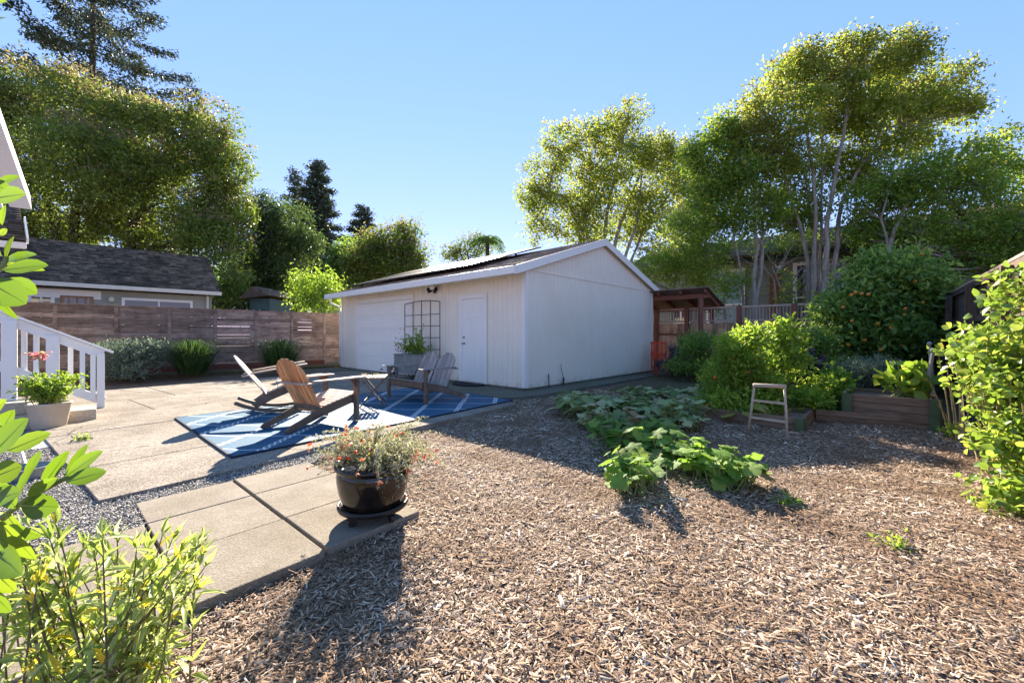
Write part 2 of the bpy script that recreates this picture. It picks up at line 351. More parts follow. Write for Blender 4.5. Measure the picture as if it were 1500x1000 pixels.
sw = siding('w', GC, V, -U, LS, lambda a: hgt(a)+.03); o_sw = sw.build('side_wall', m_siding, gar)
bk = MB(); bk.add([GC+U*LF, GC+U*LF+V*LS, GC+U*LF+V*LS+Z*(ZW-.06), GC+U*LF+V*LS/2+Z*(ZW-.06+RISE), GC+U*LF+Z*(ZW-.06), GC+V*LS, GC+V*LS+Z*(ZW-.06)], [(0, 4, 3, 2, 1), (1, 2, 6, 5)]); bk.build('rear_wall', m_siding, gar)
sm = MB(); sm.obox(GC-U*.004+Z*2.6+V*.08, V*(LS-.1), -U*.012, Z*.02); sm.build('siding_seam', m_siding, o_sw)
ft = MB(); ft.obox(GC-U*.012-V*.012-Z*.05, V*(LS+.02), -U*.03, Z*.08); ft.obox(GC-V*.012-Z*.05, U*LF, -V*.03, Z*.08); ft.build('footing', m_dkconc, gar)
for args in (((GC-U*.0+Z*.04-V*.012, U*.1, -V*.018, Z*2.66), (GC-U*.012-V*.03+Z*.04, V*.1, -U*.018, Z*2.63)), ((GC+U*(LF-.1)-V*.012+Z*.04, U*.1, -V*.018, Z*2.66),), ((GC+V*(LS-.1)-U*.012+Z*.04, V*.1, -U*.018, Z*2.62),)):
    cb = MB()
    for q in args: cb.obox(*q)
    cb.build('corner_board', m_white, gar, bevel=.003)
# roof: slope rising 1.24 over half the span
RP = lambda s, q, h=0: GC+U*s+V*q+Z*(ZW+SL*(q if q < LS/2 else LS-q)+h)
def shingles(name, p0, along, up, L, H, m, parent, course=.14, tab=.3, t=.012):
    b = MB(); along = unit(along[None])[0]; up = unit(up[None])[0]; nn = np.cross(along, up)
    if nn[2] < 0: nn = -nn
    k = int(H/course)+1; r = random.Random(5)
    for i in range(k):
        x = -r.random()*tab; h = min(course*1.12, H-i*course)
        if h < .02: continue
        while x < L:
            w_ = tab*r.uniform(.75, 1.2); x0, x1 = max(x, 0), min(x+w_-.004, L)
            if x1-x0 > .01:
                o = p0+along*x0+up*(i*course-r.uniform(0, .008))+nn*(t*.9)
                lift = r.uniform(.8, 1.5)*t
                b.add([o, o+along*(x1-x0), o+along*(x1-x0)+up*h-nn*t*.8, o+up*h-nn*t*.8]+[o+nn*lift, o+along*(x1-x0)+nn*lift, o+along*(x1-x0)+up*h, o+up*h],
                      [(0, 1, 5, 4), (1, 2, 6, 5), (3, 0, 4, 7), (4, 5, 6, 7)])
            x += w_
    return b.build(name, m, parent)
rf = MB()
for q0, q1 in ((-OV, LS/2), (LS+OV, LS/2)):
    a = GC-U*.1+V*q0+Z*(ZW-.05-SL*OV); b_ = GC-U*.1+V*(LS/2)+Z*(ZW-.05+RISE)
    rf.add([a, b_, b_+U*9.2, a+U*9.2, a+Z*.05, b_+Z*.05, b_+U*9.2+Z*.05, a+U*9.2+Z*.05], [(0, 1, 2, 3), (7, 6, 5, 4), (0, 4, 5, 1), (1, 5, 6, 2), (2, 6, 7, 3), (3, 7, 4, 0)])
roof = rf.build('roof', m_garroof, gar)
a = GC-U*.1-V*OV+Z*(ZW+.005-SL*OV); b_ = GC-U*.1+V*(LS/2)+Z*(ZW+.005+RISE); shingles('shingles', a, U, b_-a, 9.2, np.linalg.norm(b_-a), m_garroof, roof)
a = GC-U*.1+V*(LS+OV)+Z*(ZW+.005-SL*OV); shingles('shingles', a, U, b_-a, 9.2, np.linalg.norm(b_-a), m_garroof, roof)
fa = MB(); zf = ZW-SL*OV
fa.obox(GC-U*.13-V*(OV+.11)+Z*(zf-.16), U*9.26, V*.11, Z*.165); fa.build('gutter', m_white, gar, bevel=.01)
for q0, nm in ((-OV-.02, 0), (LS+OV+.02, 1)):
    rb = MB(); za = ZW+.01-SL*OV; p0 = GC-U*.10+V*q0; p1 = GC-U*.10+V*LS/2
    rb.add([p0+Z*(za-.17), p1+Z*(za-.17+RISE+SL*OV), p1+Z*(za+.015+RISE+SL*OV), p0+Z*(za+.015)]+[x-U*.03 for x in (p0+Z*(za-.17), p1+Z*(za-.17+RISE+SL*OV), p1+Z*(za+.015+RISE+SL*OV), p0+Z*(za+.015))],
           [(0, 1, 2, 3), (7, 6, 5, 4), (0, 4, 5, 1), (1, 5, 6, 2), (2, 6, 7, 3), (3, 7, 4, 0)])
    rb.build('rake_board', m_white, gar)
so = MB(); so.obox(GC+U*0-V*OV+Z*(zf-.06), U*9.0, V*(OV-.01), Z*.015); so.build('soffit', m_white, gar)
dp = MB(); e0 = GC+U*9.0-V*.36; dp.tube([e0+Z*2.5, e0+Z*2.34, e0+V*.25-U*.1+Z*2.2, e0+V*.3-U*.12+Z*2.0, e0+V*.3-U*.12+Z*.1], .035, 8); dp.build('downspout', m_white, gar, smooth=True)
# roll-up door: s 4.24..7.7
def fr(s, out=0., z=0.): return GC+U*s-V*out+Z*z
gd = MB(); r0, r1 = 4.38, 7.56
gd.obox(fr(r0, .002), U*(r1-r0), -V*.016, Z*2.22)
npn = 5; ph = 2.2/npn
for i in range(npn):                       # five sections with long pressed panels of vertical ribs
    gd.obox(fr(r0+.01, .018, .02+i*ph), U*(r1-r0-.02), -V*.016, Z*(ph-.016))
    for k in range(4):
        s0 = r0+.06+k*(r1-r0-.06)/4; wd = (r1-r0-.06)/4-.06
        for (u_, z_, du, dz) in ((0, .07, wd, .012), (0, ph-.09, wd, .012), (0, .07, .012, ph-.148), (wd-.012, .07, .012, ph-.148)):
            gd.obox(fr(s0+u_, .034, .02+i*ph+z_), U*du, -V*.012, Z*dz)
        x = .06
        while x < wd-.05: gd.obox(fr(s0+x, .034, .02+i*ph+.09), U*.012, -V*.007, Z*(ph-.19)); x += .07
do = gd.build('garage_door', m_white, gar, bevel=.002)
tm = MB(); tm.obox(fr(4.24, .012, .03), U*.14, -V*.03, Z*2.2); tm.obox(fr(7.56, .012, .03), U*.14, -V*.03, Z*2.2); tm.obox(fr(4.24, .012, 2.231), U*3.46, -V*.035, Z*.13)
tm.build('door_trim', m_white, do, bevel=.003)
hb = MB(); hb.obox(fr(5.9, .045, .1), U*.14, -V*.03, Z*.025); hb.build('handle', m_black, do)
# side door: s 1.2..2.2
pd = MB(); pd.obox(fr(1.3, .002, .05), U*.8, -V*.012, Z*2.03)
for (u0, z0, du, dz) in ((.1, .22, .26, .62), (.44, .22, .26, .62), (.1, .98, .26, .62), (.44, .98, .26, .62), (.1, 1.68, .26, .22), (.44, 1.68, .26, .22)):
    for (a_, b2, c_, d_) in ((0, 0, du, .015), (0, dz-.015, du, .015), (0, .015, .015, dz-.03), (du-.015, .015, .015, dz-.03)): pd.obox(fr(1.3+u0+a_, .014, .05+z0+b2), U*c_, -V*.006, Z*d_)
    pd.obox(fr(1.3+u0+.04, .014, .05+z0+.04), U*(du-.08), -V*.005, Z*(dz-.08))
pdo = pd.build('door', m_white, gar, bevel=.002)
kn = MB(); kc = fr(2.03, .014, .98)
kn.tube([kc, kc-V*.012], .03, 14); kn.tube([kc-V*.012, kc-V*.045], .012, 10); kn.ball(kc-V*.06, .027, 12); kn.build('door_knob', m_steel, pdo, smooth=True)
kn = MB(); kc = fr(2.03, .014, 1.13); kn.tube([kc, kc-V*.02], .027, 14); kn.build('deadbolt', m_steel, pdo)
tr = MB(); tr.obox(fr(1.2, .012, .03), U*.1, -V*.03, Z*2.05); tr.obox(fr(2.1, .012, .03), U*.1, -V*.03, Z*2.05); tr.obox(fr(1.2, .012, 2.081), U*1.0, -V*.034, Z*.11); tr.build('door_frame', m_white, pdo, bevel=.003)
th = MB(); th.obox(fr(1.28, .03, .005), U*.84, -V*.09, Z*.04); th.build('threshold', m_steel, pdo)
# pipes on the side wall
pi = MB(); b0 = GC+V*.75-U*.05; pi.tube([b0, b0+Z*.12, b0+Z*.3+U*.01], .012, 6); pi.build('pipe', m_black, gar); pi = MB()
b0 = GC+V*1.3-U*.06; pi.tube([b0, b0+Z*.18], .02, 6); pi.tube([b0+Z*.18, b0-V*.05+Z*.3, b0-V*.1+Z*.42, b0-V*.08+Z*.5], .007, 6); pi.build('pipe', m_black, gar)
# floodlight
fl = thing('flood_light', 'black twin-head security floodlight under the garage eave above the iron trellis', 'floodlight', fr(3.2, .02, 2.4))
b = MB(); c = fr(3.2, .0, 2.42); b.tube([c, c-V*.04], .06, 16); b.tube([c-V*.04, c-V*.1], .02, 8); b.build('base_plate', m_black, fl)
for k, (dd, nm) in enumerate(((U*.13-V*.04-Z*.02, 1), (-U*.1-V*.12+Z*.02, 1))):
    b = MB(); p = c-V*.08; q = p+dd*.55; e2 = p+dd*1.3; b.tube([p, q, q+dd*.1, e2], [.02, .035, .05, .08], 14); hd = b.build('lamp_head', m_black, fl)
    b = MB(); dn = unit(dd[None])[0]; b.tube([e2, e2+dn*.012], .07, 14); b.build('lens', m_lamp, hd)
b = MB(); b.ball(c-V*.06-Z*.08, .035, 10); b.build('motion_sensor', m_black, fl)
# solar panels
k = 0
for (row, q0, q1, s0, wd, cnt, word) in ((0, .1, 1.45, 1.95, 1.70, 4, 'lower'), (1, 1.52, 2.9, 1.9, 1.71, 4, 'upper')):
    for i in range(cnt):
        sa = s0+i*wd; pos = ['rightmost, nearest the gable end', 'second from the gable end', 'third from the gable end', 'leftmost, farthest from the gable end'][i]
        t = thing('solar_panel', f'{word} row black solar panel on garage roof, {pos}', 'solar panel', RP(sa, q0, .12), 'solar panels on the garage roof')
        o = RP(sa+.01, q0, .165); up = RP(sa+.01, q1, .15)-o; nn = np.cross(up, U); nn = nn if nn[2] > 0 else -nn; nn = unit(nn[None])[0]
        b = MB(); b.obox(o, U*(wd-.02), up, -nn*.035); b.build('frame', m_black, t)
        un = unit(up[None])[0]
        for q_ in (.12, .85):
            b = MB(); p_ = RP(sa+wd*.5, q0+(q1-q0)*q_, .01); b.obox(p_, U*.04, V*.05, Z*.125); b.build('bracket', m_black, t)
        b = MB(); b.obox(o+nn*.001+U*.02+un*.02, U*(wd-.06), up-un*.04, nn*.003); b.build('cell_panel', m_panel, t)
# ---------------------------------------------------------------- board fence (left)
def hfence(o, d, L, nrm, base=.0):
    t = thing('slatted_fence', 'long weathered fence of horizontal brown boards behind the patio', 'fence', o)
    r = random.Random(8); b = MB(); hs = [.165, .10, .165, .10, .165, .10, .165, .10, .165, .10, .165, .10, .19]
    x = 0.
    while x < L:
        x1 = min(x+2.35, L); z = base+.10
        for hi_, h in enumerate(hs):
            if hi_ == len(hs)-1: h = base+2.013-z
            gap = .005+.016*r.random()**9; sk = r.uniform(-.004, .004)
            p = o+d*(x+.004)+Z*(z+sk)+nrm*r.uniform(0, .004)
            b.obox(p, d*(x1-x-.008)+Z*r.uniform(-.006, .006), nrm*.022, Z*h); z += h+gap
        x = x1
    b.build('boards', m_fence, t)
    x = 0.
    while x <= L+.01:
        b = MB(); b.obox(o+d*(x-.05)-nrm*.1+Z*base, d*.1, nrm*.095, Z*2.01); b.build('post', m_fencepost, t, bevel=.004)
        if x+1.17 < L:
            b = MB(); b.obox(o+d*(x+1.13)+nrm*.028+Z*base, d*.085, nrm*.018, Z*1.99); b.build('batten', m_fence, t)
        b = MB(); b.obox(o+d*(x-.045)+nrm*.028+Z*base, d*.09, nrm*.018, Z*1.99); b.build('batten', m_fence, t)
        x += 2.35
    b = MB(); b.obox(o-nrm*.1+Z*2.015, d*L, nrm*.15, Z*.03); b.build('cap_board', m_fence, t)
    return t
hfence(FO+V*1.2, -V, 14.1, -U)
# ---------------------------------------------------------------- neighbour's house beyond the board fence
nh = thing('neighbour_house', 'low sage-green house with worn dark shingle roof beyond the slatted fence', 'house', (-12.6, 17.8, 0))
NA = P3(-12.6, 17.8); NL = 11.5
b = MB(); wl = NA+U*.35; b.obox(wl-V*NL, V*(NL-.25), U*4.2, Z*2.85)
ge = wl-V*.25; b.add([ge+Z*2.85, ge+U*2.0+Z*4.45, ge+U*4.2+Z*2.85], [(0, 1, 2)]); b.build('wall', m_nwall, nh)
ra, rb_ = NA-V*NL+Z*3.05, NA-V*NL+U*2.36+Z*4.82
rb = MB(); rb.obox(ra-Z*.06, V*NL, (rb_-ra), Z*.05); rb.obox(rb_-Z*.06+U*.0, V*NL, U*2.2-Z*1.7, Z*.05); ro = rb.build('roof', m_nroof, nh)
shingles('shingles', ra, V, rb_-ra, NL, np.linalg.norm(rb_-ra), m_nroof, ro, course=.13, tab=.24, t=.02)
b = MB(); b.obox(ra-U*.02-Z*.17, V*(NL+.02), -U*.1, Z*.15); b.obox(ra-V*.0+V*(NL-.45)-Z*.17+U*.02-Z*.0, V*.0+U*.28, V*.03, Z*.1); b.build('gutter', m_gutter, nh, bevel=.01)
b = MB(); pk = NA-V*.42+U*.22; b.tube([pk+Z*2.85, pk+Z*.1], .04, 8); b.build('downspout', m_gutter, nh)
def nwin(sa, sb, z0, z1, fm, mull=1, name='window'):   # window on the wall, measured along -V from NA
    p = wl-V*sb-U*.0; L_ = sb-sa
    b = MB(); fw_ = .09
    b.obox(p+Z*z0, V*L_, -U*.05, Z*fw_); b.obox(p+Z*(z1-fw_), V*L_, -U*.05, Z*fw_)
    b.obox(p+Z*(z0+fw_), V*fw_, -U*.05, Z*(z1-z0-2*fw_)); b.obox(p+V*(L_-fw_)+Z*(z0+fw_), V*fw_, -U*.05, Z*(z1-z0-2*fw_))
    for k in range(1, mull+1): b.obox(p+V*(L_*k/(mull+1)-.025)+Z*(z0+fw_), V*.05, -U*.045, Z*(z1-z0-2*fw_))
    w_ = b.build(name, fm, nh)
    b = MB(); b.obox(p+V*fw_+Z*(z0+fw_)-U*.004, V*(L_-2*fw_), -U*.012, Z*(z1-z0-2*fw_)); b.build('pane', m_glass, w_)
def sN(px):  # distance along -V from NA for photo column px, on the wall plane
    r = (px-750)/F; return (wl[0]-r*wl[1])/(V[0]-r*V[1])
nwin(sN(282), sN(178), 1.2, 2.62, m_white, 1)
nwin(sN(137), sN(88), 1.2, 2.6, m_brownwood, 3, 'window')
nwin(sN(80), sN(40), 1.2, 2.62, m_white, 1)
b = MB(); p = wl-V*(sN(148)); b.obox(p-U*.012+Z*2.5, -V*4.2, -U*.02, Z*.3); b.build('trim_board', m_white, nh)
b = MB(); p = wl-V*sN(163)-U*.1+Z*2.5; b.ball(p, .09, 12); b.tube([p+U*.1, p], .03, 8); b.tube([p+Z*.06, p+Z*.12], [.1, .02], 12)
tag(b.build('wall_lamp', m_gutter, smooth=True), 'small round cream wall lamp on the sage house above the slatted fence', 'wall lamp')
# ---------------------------------------------------------------- own house at the left edge: rake, lower roof, wall
oh = thing('house', 'white-trimmed house corner with dark roof cut by the left edge of the view', 'house', (-8.5, 5.2, 0))
b = MB()
# main gable rake, seen edge-on: a broad board running up to the left
e0, e1 = W(14, 303, 5.6), W(-70, 85, 4.6)
dr = e1-e0; sd = P3(-.35, -.1, 0)
b.add([e0, e1, e1+P3(-.02, 0, .22), e0+P3(-.02, 0, .22), e0+P3(.16, .12, -.0), e1+P3(.16, .12, 0), e1+P3(.14, .12, .2), e0+P3(.14, .12, .2)], [(0, 3, 2, 1), (4, 5, 6, 7), (0, 1, 5, 4), (1, 2, 6, 5), (2, 3, 7, 6), (3, 0, 4, 7)])
b.build('rake_board', m_white2, oh)
b = MB(); e2 = P3(-.3, -.12, -.12); b.add([e0+e2*.2, e1+e2*.2, e1+e2, e0+e2, e0+e2*.2+Z*.18, e1+e2*.2+Z*.18, e1+e2+Z*.18, e0+e2+Z*.18], [(0, 1, 2, 3), (7, 6, 5, 4), (0, 4, 5, 1), (1, 5, 6, 2), (2, 6, 7, 3), (3, 7, 4, 0)]); b.build('soffit_trim', m_white2, oh)
# roof sheet above the rake going away to the left
b = MB(); b.add([e0+Z*.22, e1+Z*.22, e1+Z*.2+P3(-4, 2.5, 0), e0+Z*.2+P3(-4, 2.5, 0), e0+Z*.18, e1+Z*.18, e1+Z*.16+P3(-4, 2.5, 0), e0+Z*.16+P3(-4, 2.5, 0)], [(0, 1, 2, 3), (7, 6, 5, 4), (0, 4, 5, 1), (1, 5, 6, 2), (2, 6, 7, 3), (3, 7, 4, 0)]); b.build('roof', m_nroof, oh)
# lower roof facing the yard
lr0 = W(36, 353, 8.0); ax = unit(P3(-.8, -.6, 0)[None])[0]; upv = P3(-.8, .62, .62); upv = unit(upv[None])[0]
lw = MB(); lw.obox(lr0-Z*.05, ax*5, upv*2.2, Z*.03); lro = lw.build('lower_roof', m_nroof, oh)
shingles('shingles', lr0, ax, upv, 5, 2.2, m_nroof, lro, course=.13, tab=.24, t=.015)
b = MB(); b.bar(lr0+P3(.06, 0, .0), lr0+P3(.06, 0, 0)+upv*1.1, .03, .12); b.build('gable_trim', m_white2, oh)
b = MB(); b.obox(lr0-Z*.16-ax*.02, ax*5, P3(.08, -.06, 0), Z*.12); b.build('gutter', m_white2, oh, bevel=.01)
b = MB(); b.obox(lr0+ax*.5-Z*2.9+P3(-.3, .35, 0), ax*5, P3(-.1, .1, 0), Z*2.8); b.build('wall', m_siding, oh)
# ---------------------------------------------------------------- stair with white railing
st = thing('stair_railing', 'white painted wooden stair railing with square balusters at the left edge', 'railing', (-6.8, 6.6, 0))
q0 = P3(*G(150, 596)[:2]); sdv = -V            # climbs towards the camera-left
def rl(t, z): return q0+sdv*t+Z*z
b = MB(); b.bar(rl(-.13, .90), rl(1.9, 2.0), .13, .035); b.build('handrail', m_white2, st, bevel=.004)
b = MB(); b.bar(rl(0, .87), rl(1.9, 1.9), .04, .13); b.build('top_rail', m_white2, st)
b = MB(); b.bar(rl(-.02, .10), rl(1.9, 1.22), .04, .13); b.build('bottom_rail', m_white2, st)
sl = 1.1/2.03
for t, zb, wd in ((.02, -.0, .09), (.98, .15, .15), (.55, .0, .14), (1.42, .5, .09)):
    b = MB(); b.obox(rl(t-wd/2, zb)-U*.07, sdv*wd, U*.14 if wd > .1 else U*.1, Z*(.86+sl*t-zb+.02)); b.build('newel_post', m_white2, st, bevel=.004)
for t in (.11, .23, .36, .72, .84, 1.15, 1.28):
    b = MB(); b.obox(rl(t-.03, .1+.55*t-.02)-U*(.045 if int(t*100) % 2 else -.02), sdv*.06, U*.035, Z*(.8+sl*t-.1-.55*t+.05)); b.build('baluster', m_white2, st)
m_step = mat('step_concrete', [(.3, (.42, .37, .29)), (.7, (.52, .46, .37))], (4, 4, 4), .85, .3, .004, speck=(120, .4))
ss = thing('entry_steps', 'pale concrete entry step below the white stair railing', 'steps', (-6.2, 6.0, 0))
c0 = P3(*G(140, 608)[:2])
b = MB(); b.obox(c0-Z*.05, -V*1.6, -U*.42, Z*.2); b.build('lower_step', m_step, ss, bevel=.02)
b = MB(); b.obox(c0+Z*.15-V*.34, -V*1.2, -U*.36, Z*.17); b.build('upper_step', m_step, ss, bevel=.02)
# ---------------------------------------------------------------- rug
m, nt, out = nodes('rug_weave'); L = nt.links.new
tc = N(nt, 'ShaderNodeTexCoord'); sp = N(nt, 'ShaderNodeSeparateXYZ'); 
nz = N(nt, 'ShaderNodeTexNoise', i_Scale=2.2, i_Detail=2); L(tc.outputs['Object'], nz.inputs['Vector'])
off = N(nt, 'ShaderNodeVectorMath', operation='SCALE', i_Scale=.03); L(nz.outputs['Color'], off.inputs[0])
ad = N(nt, 'ShaderNodeVectorMath', operation='ADD'); L(tc.outputs['Object'], ad.inputs[0]); L(off.outputs[0], ad.inputs[1]); L(ad.outputs[0], sp.inputs[0])
def M_(op, a, b=None, c=None):
    n = nt.nodes.new('ShaderNodeMath'); n.operation = op
    for i, v in enumerate((a, b, c)):
        if v is None: continue
        if isinstance(v, (int, float)): n.inputs[i].default_value = v
        else: L(v, n.inputs[i])
    return n.outputs[0]
X_, Y_ = sp.outputs[0], sp.outputs[1]
pd_ = .57
def dist_to(v, period, ofs=0.): return M_('ABSOLUTE', M_('SUBTRACT', M_('FRACT', M_('ADD', M_('DIVIDE', v, period), ofs)), .5))
# thin wavy lines along x
wy = M_('ADD', Y_, M_('MULTIPLY', M_('SINE', M_('MULTIPLY', X_, 11.0)), .02))
line = M_('LESS_THAN', dist_to(wy, pd_), .014)
# chain columns along y: two mirrored waves make linked hexagons
sw_ = M_('MULTIPLY', M_('SINE', M_('MULTIPLY', Y_, 2*math.pi/.2)), .03)
xm = M_('MULTIPLY', M_('SUBTRACT', M_('FRACT', M_('DIVIDE', X_, pd_)), .5), pd_)
c1 = M_('LESS_THAN', M_('ABSOLUTE', M_('SUBTRACT', xm, sw_)), .0095); c2 = M_('LESS_THAN', M_('ABSOLUTE', M_('ADD', xm, sw_)), .0095)
pat_ = M_('MAXIMUM', line, M_('MAXIMUM', c1, c2))
ns = N(nt, 'ShaderNodeTexNoise', i_Scale=60, i_Detail=3); L(tc.outputs['Object'], ns.inputs['Vector'])
blue = ramp(nt, ns.outputs[0], [(.3, (.01, .075, .14)), (.7, (.018, .11, .2))])
col = mixc(nt, blue, (.75, .78, .77), M_('MULTIPLY', pat_, .9))
bs = N(nt, 'ShaderNodeBsdfPrincipled'); L(col, bs.inputs['Base Color']); bs.inputs['Roughness'].default_value = .65; bs.inputs['Specular IOR Level'].default_value = .22
bs.inputs['Sheen Weight'].default_value = 0.; bs.inputs['Sheen Roughness'].default_value = .4
wv = N(nt, 'ShaderNodeTexNoise', i_Scale=160, i_Detail=1); L(tc.outputs['Object'], wv.inputs['Vector'])
bu = N(nt, 'ShaderNodeBump', i_Strength=.6, i_Distance=.003); L(wv.outputs[0], bu.inputs['Height']); L(bu.outputs[0], bs.inputs['Normal']); L(bs.outputs[0], out.inputs[0]); m_rug = m
m_rugedge = mat('rug_binding', [(.3, (.01, .02, .04)), (.7, (.02, .035, .07))], (30, 30, 30), .8, .2)
R0, R1, R2 = G(257, 613), G(340, 671), G(751, 587); R3 = R0+R2-R1
def rugpt(i, j, n1, n2):
    p = R0+(R1-R0)*i/n1+(R3-R0)*j/n2
    return P3(p[0], p[1], .016+.004*math.sin(p[0]*5+p[1]*3)*(1 if 0 < i < n1 and 0 < j < n2 else .4))
rt = thing('rug', 'blue outdoor rug with pale chain-link lattice under the wooden chairs', 'rug', tuple(R0))
n1, n2 = 20, 30; b = MB(); top = [rugpt(i, j, n1, n2) for j in range(n2+1) for i in range(n1+1)]
b.add(top, [(j*(n1+1)+i, j*(n1+1)+i+1, (j+1)*(n1+1)+i+1, (j+1)*(n1+1)+i) for j in range(n2) for i in range(n1)]); b.build('pile', m_rug, rt, smooth=True)
b = MB(); cs = [R0, R1, R2, R3]
for i in range(4): b.bar(cs[i]+Z*.011, cs[(i+1) % 4]+Z*.011, .022, .016)
b.build('binding', m_rugedge, rt)
# doormat: half-oval
b = MB(); c = fr(1.72, .06); b.prism([c+Z*.0+U*(.5*math.cos(t))-V*(.42*math.sin(t)) for t in np.linspace(0, math.pi, 20)], Z*.014)
tag(b.build('doormat', mat('rubber_mat', [(.3, (.012, .013, .016)), (.7, (.02, .022, .028))], (60, 60, 60), .9, .6, .004)), 'black half-oval rubber doormat in front of the white side door', 'doormat')
# ---------------------------------------------------------------- chairs
def wood(name, c0, c1, c2): return mat(name, [(.3, c0), (.5, c1), (.75, c2)], (26, 4, 4), .62, .25, .002, island=.22, detail=7)
m_teak = wood('orange_brown_teak', (.3, .13, .05), (.5, .25, .11), (.62, .37, .2))  # orange-brown wood of the fan back
m_teakg = wood('silvered_teak', (.27, .2, .155), (.4, .32, .26), (.52, .43, .36))
m_frame = wood('dark_weathered_frame', (.09, .065, .05), (.16, .115, .085), (.24, .18, .14))
m_grey = wood('grey_weathered_slats', (.19, .165, .15), (.3, .265, .24), (.4, .36, .33))
def adirondack(name, label, loc, f, mback, mseat, mframe, rocker=False, wide=False, w=.64, group=None):
    t = thing(name, label, 'chair', loc, group, rz=math.atan2(-f[0], f[1]), local=True)
    tilt = math.radians(9 if rocker else 0); zo = .055 if rocker else 0.
    def fin(b, nm, mt, par=t, bev=.004):
        c, s = math.cos(tilt), math.sin(tilt)
        b.v = [np.stack([v[:, 0], v[:, 1]*c-v[:, 2]*s, v[:, 1]*s+v[:, 2]*c+zo+(.07 if rocker else 0)], 1) for v in b.v]
        return b.build(nm, mt, par, bevel=bev)
    hw = w/2; yb = -.50                       # yb: where the back meets the seat
    sy = lambda y: .375+(y)*.24 if y > -.6 else .24  # seat height along y
    for s in (-1, 1):                          # rear stringer: from the front leg down to the ground behind
        b = MB(); x = s*(hw-.06)
        pts = [(x, .03, .255), (x, .03, .355), (x, -.1, .35), (x, yb, .245), (x, -.80, .12), (x, -.93, .075), (x, -.985, .03), (x, -.97, .0), (x, -.9, .0), (x, -.72, .06), (x, -.45, .14)]
        if rocker: pts = [(x, .03, .255), (x, .03, .355), (x, -.1, .35), (x, yb, .245), (x, -.72, .13), (x, -.66, .06), (x, -.45, .14)]
        b.prism([P3(*p) for p in pts], (-s*.028, 0, 0)); fin(b, 'side_rail', mframe)
        b = MB(); b.obox((s*hw-.045, -.035, -.0 if not rocker else .03), (.09, 0, 0), (0, .032, 0), (0, 0, .575)); fin(b, 'front_leg', mframe)
        b = MB(); b.prism([P3(s*hw-.012, -.04, .575), P3(s*hw-.012, -.04, .45), P3(s*hw-.012, -.13, .575)], (.024, 0, 0)); fin(b, 'arm_bracket', mframe)
        # arm: widened paddle
        b = MB(); yy = [.10, .085, -.05, -.3, -.56, -.66]; wd = [.045, .07, .072, .06, .042, .03]
        cx = s*(hw+.005); L1 = [P3(cx-a*(1 if s > 0 else 1), y, .578) for y, a in zip(yy, wd)]+[P3(cx+a, y, .578) for y, a in reversed(list(zip(yy, wd)))]
        b.prism(L1, (0, 0, .022)); fin(b, 'armrest', mseat)
    b = MB(); b.obox((-hw+.05, .0, .26), (w-.1, 0, 0), (0, .022, 0), (0, 0, .1)); fin(b, 'front_apron', mframe)
    b = MB()
    for i in range(8 if not wide else 7):
        st_ = .066 if not wide else .076; y = .035-i*st_; z = .362+y*.235; b.obox((-hw+.035, y-st_+.011, z-(st_-.011)*.235), (w-.07, 0, 0), (0, st_-.011, (st_-.011)*.235), (0, -.004, .018))
    fin(b, 'seat_slats', mseat, bev=.003)
    # backs
    lean = math.radians(27 if not wide else 24); by = P3(0, -math.sin(lean), math.cos(lean)); bn = P3(0, math.cos(lean), math.sin(lean))
    backs = [(0., 6 if not wide else 4, w-.14)] if not wide else [(-w*.23, 4, w*.42), (w*.23, 4, w*.42)]
    o0 = P3(0, yb+.03, .17)
    Hb = .80 if not wide else .74
    for bi, (cx, cnt, bw) in enumerate(backs):
        b = MB(); g_ = .01; sw2 = (bw-(cnt-1)*g_)/cnt
        for k in range(cnt):
            u_ = -bw/2+k*(sw2+g_)+sw2/2; q = abs(u_)/(bw/2)
            fan = 1.10 if not wide else 1.0
            top = Hb*(1-.24*max(0, q)**1.9)
            pts = []
            x0, x1 = cx+u_-sw2/2, cx+u_+sw2/2; xf0, xf1 = cx+(u_-sw2/2)*fan, cx+(u_+sw2/2)*fan
            def tz(xx): 
                qq = min(1, abs(xx-cx)/(bw*fan/2)); return Hb*(1-.2*qq**2.2)
            prof = [(x0, 0), (x1, 0), (xf1, tz(xf1)-.03)]+[(xf0+(xf1-xf0)*s_, tz(xf0+(xf1-xf0)*s_)) for s_ in (.85, .5, .15)]+[(xf0, tz(xf0)-.03)]
            b.prism([o0+P3(x, 0, 0)+by*h for x, h in prof], -bn*.018)
        fin(b, 'backrest', mback, bev=.003)
    # lower and upper back rails; the upper curves round between the arms
    b = MB(); b.bar(o0+P3(-hw+.06, 0, 0)+by*.09-bn*.03, o0+P3(hw-.06, 0, 0)+by*.09-bn*.03, .06, .024, up=bn); fin(b, 'lower_back_rail', mframe)
    yr = yb+.03-math.tan(lean)*.40-.03
    b = MB(); n = 12; inner = []; outer = []
    for i in range(n+1):
        a = -1+2*i/n; x = a*(hw+.02); bulge = .035*(1-a*a)
        inner.append(P3(x, yr+.035-bulge-.0, .553)); outer.append(P3(x, yr-.035-bulge-.02*(1-a*a), .553))
    b.prism(inner+outer[::-1], (0, 0, .022)); fin(b, 'arm_support_rail', mseat)
    if rocker:
        for s in (-1, 1):
            b = MB(); x = s*(hw-.02); R_ = 1.25; up_, lo = [], []
            for k in range(15):
                a = -.52+k*(1.0)/14; lo.append(P3(x, -.33+R_*math.sin(a), R_*(1-math.cos(a)))); up_.append(P3(x, -.33+(R_-.05)*math.sin(a), R_-(R_-.05)*math.cos(a)))
            b.prism(lo+up_[::-1], (.032 if s < 0 else -.032, 0, 0))
            b.build('rocker', mframe, t, bevel=.004)
    return t
RZ = .024
def onrug(x, y): return (x, y, RZ)
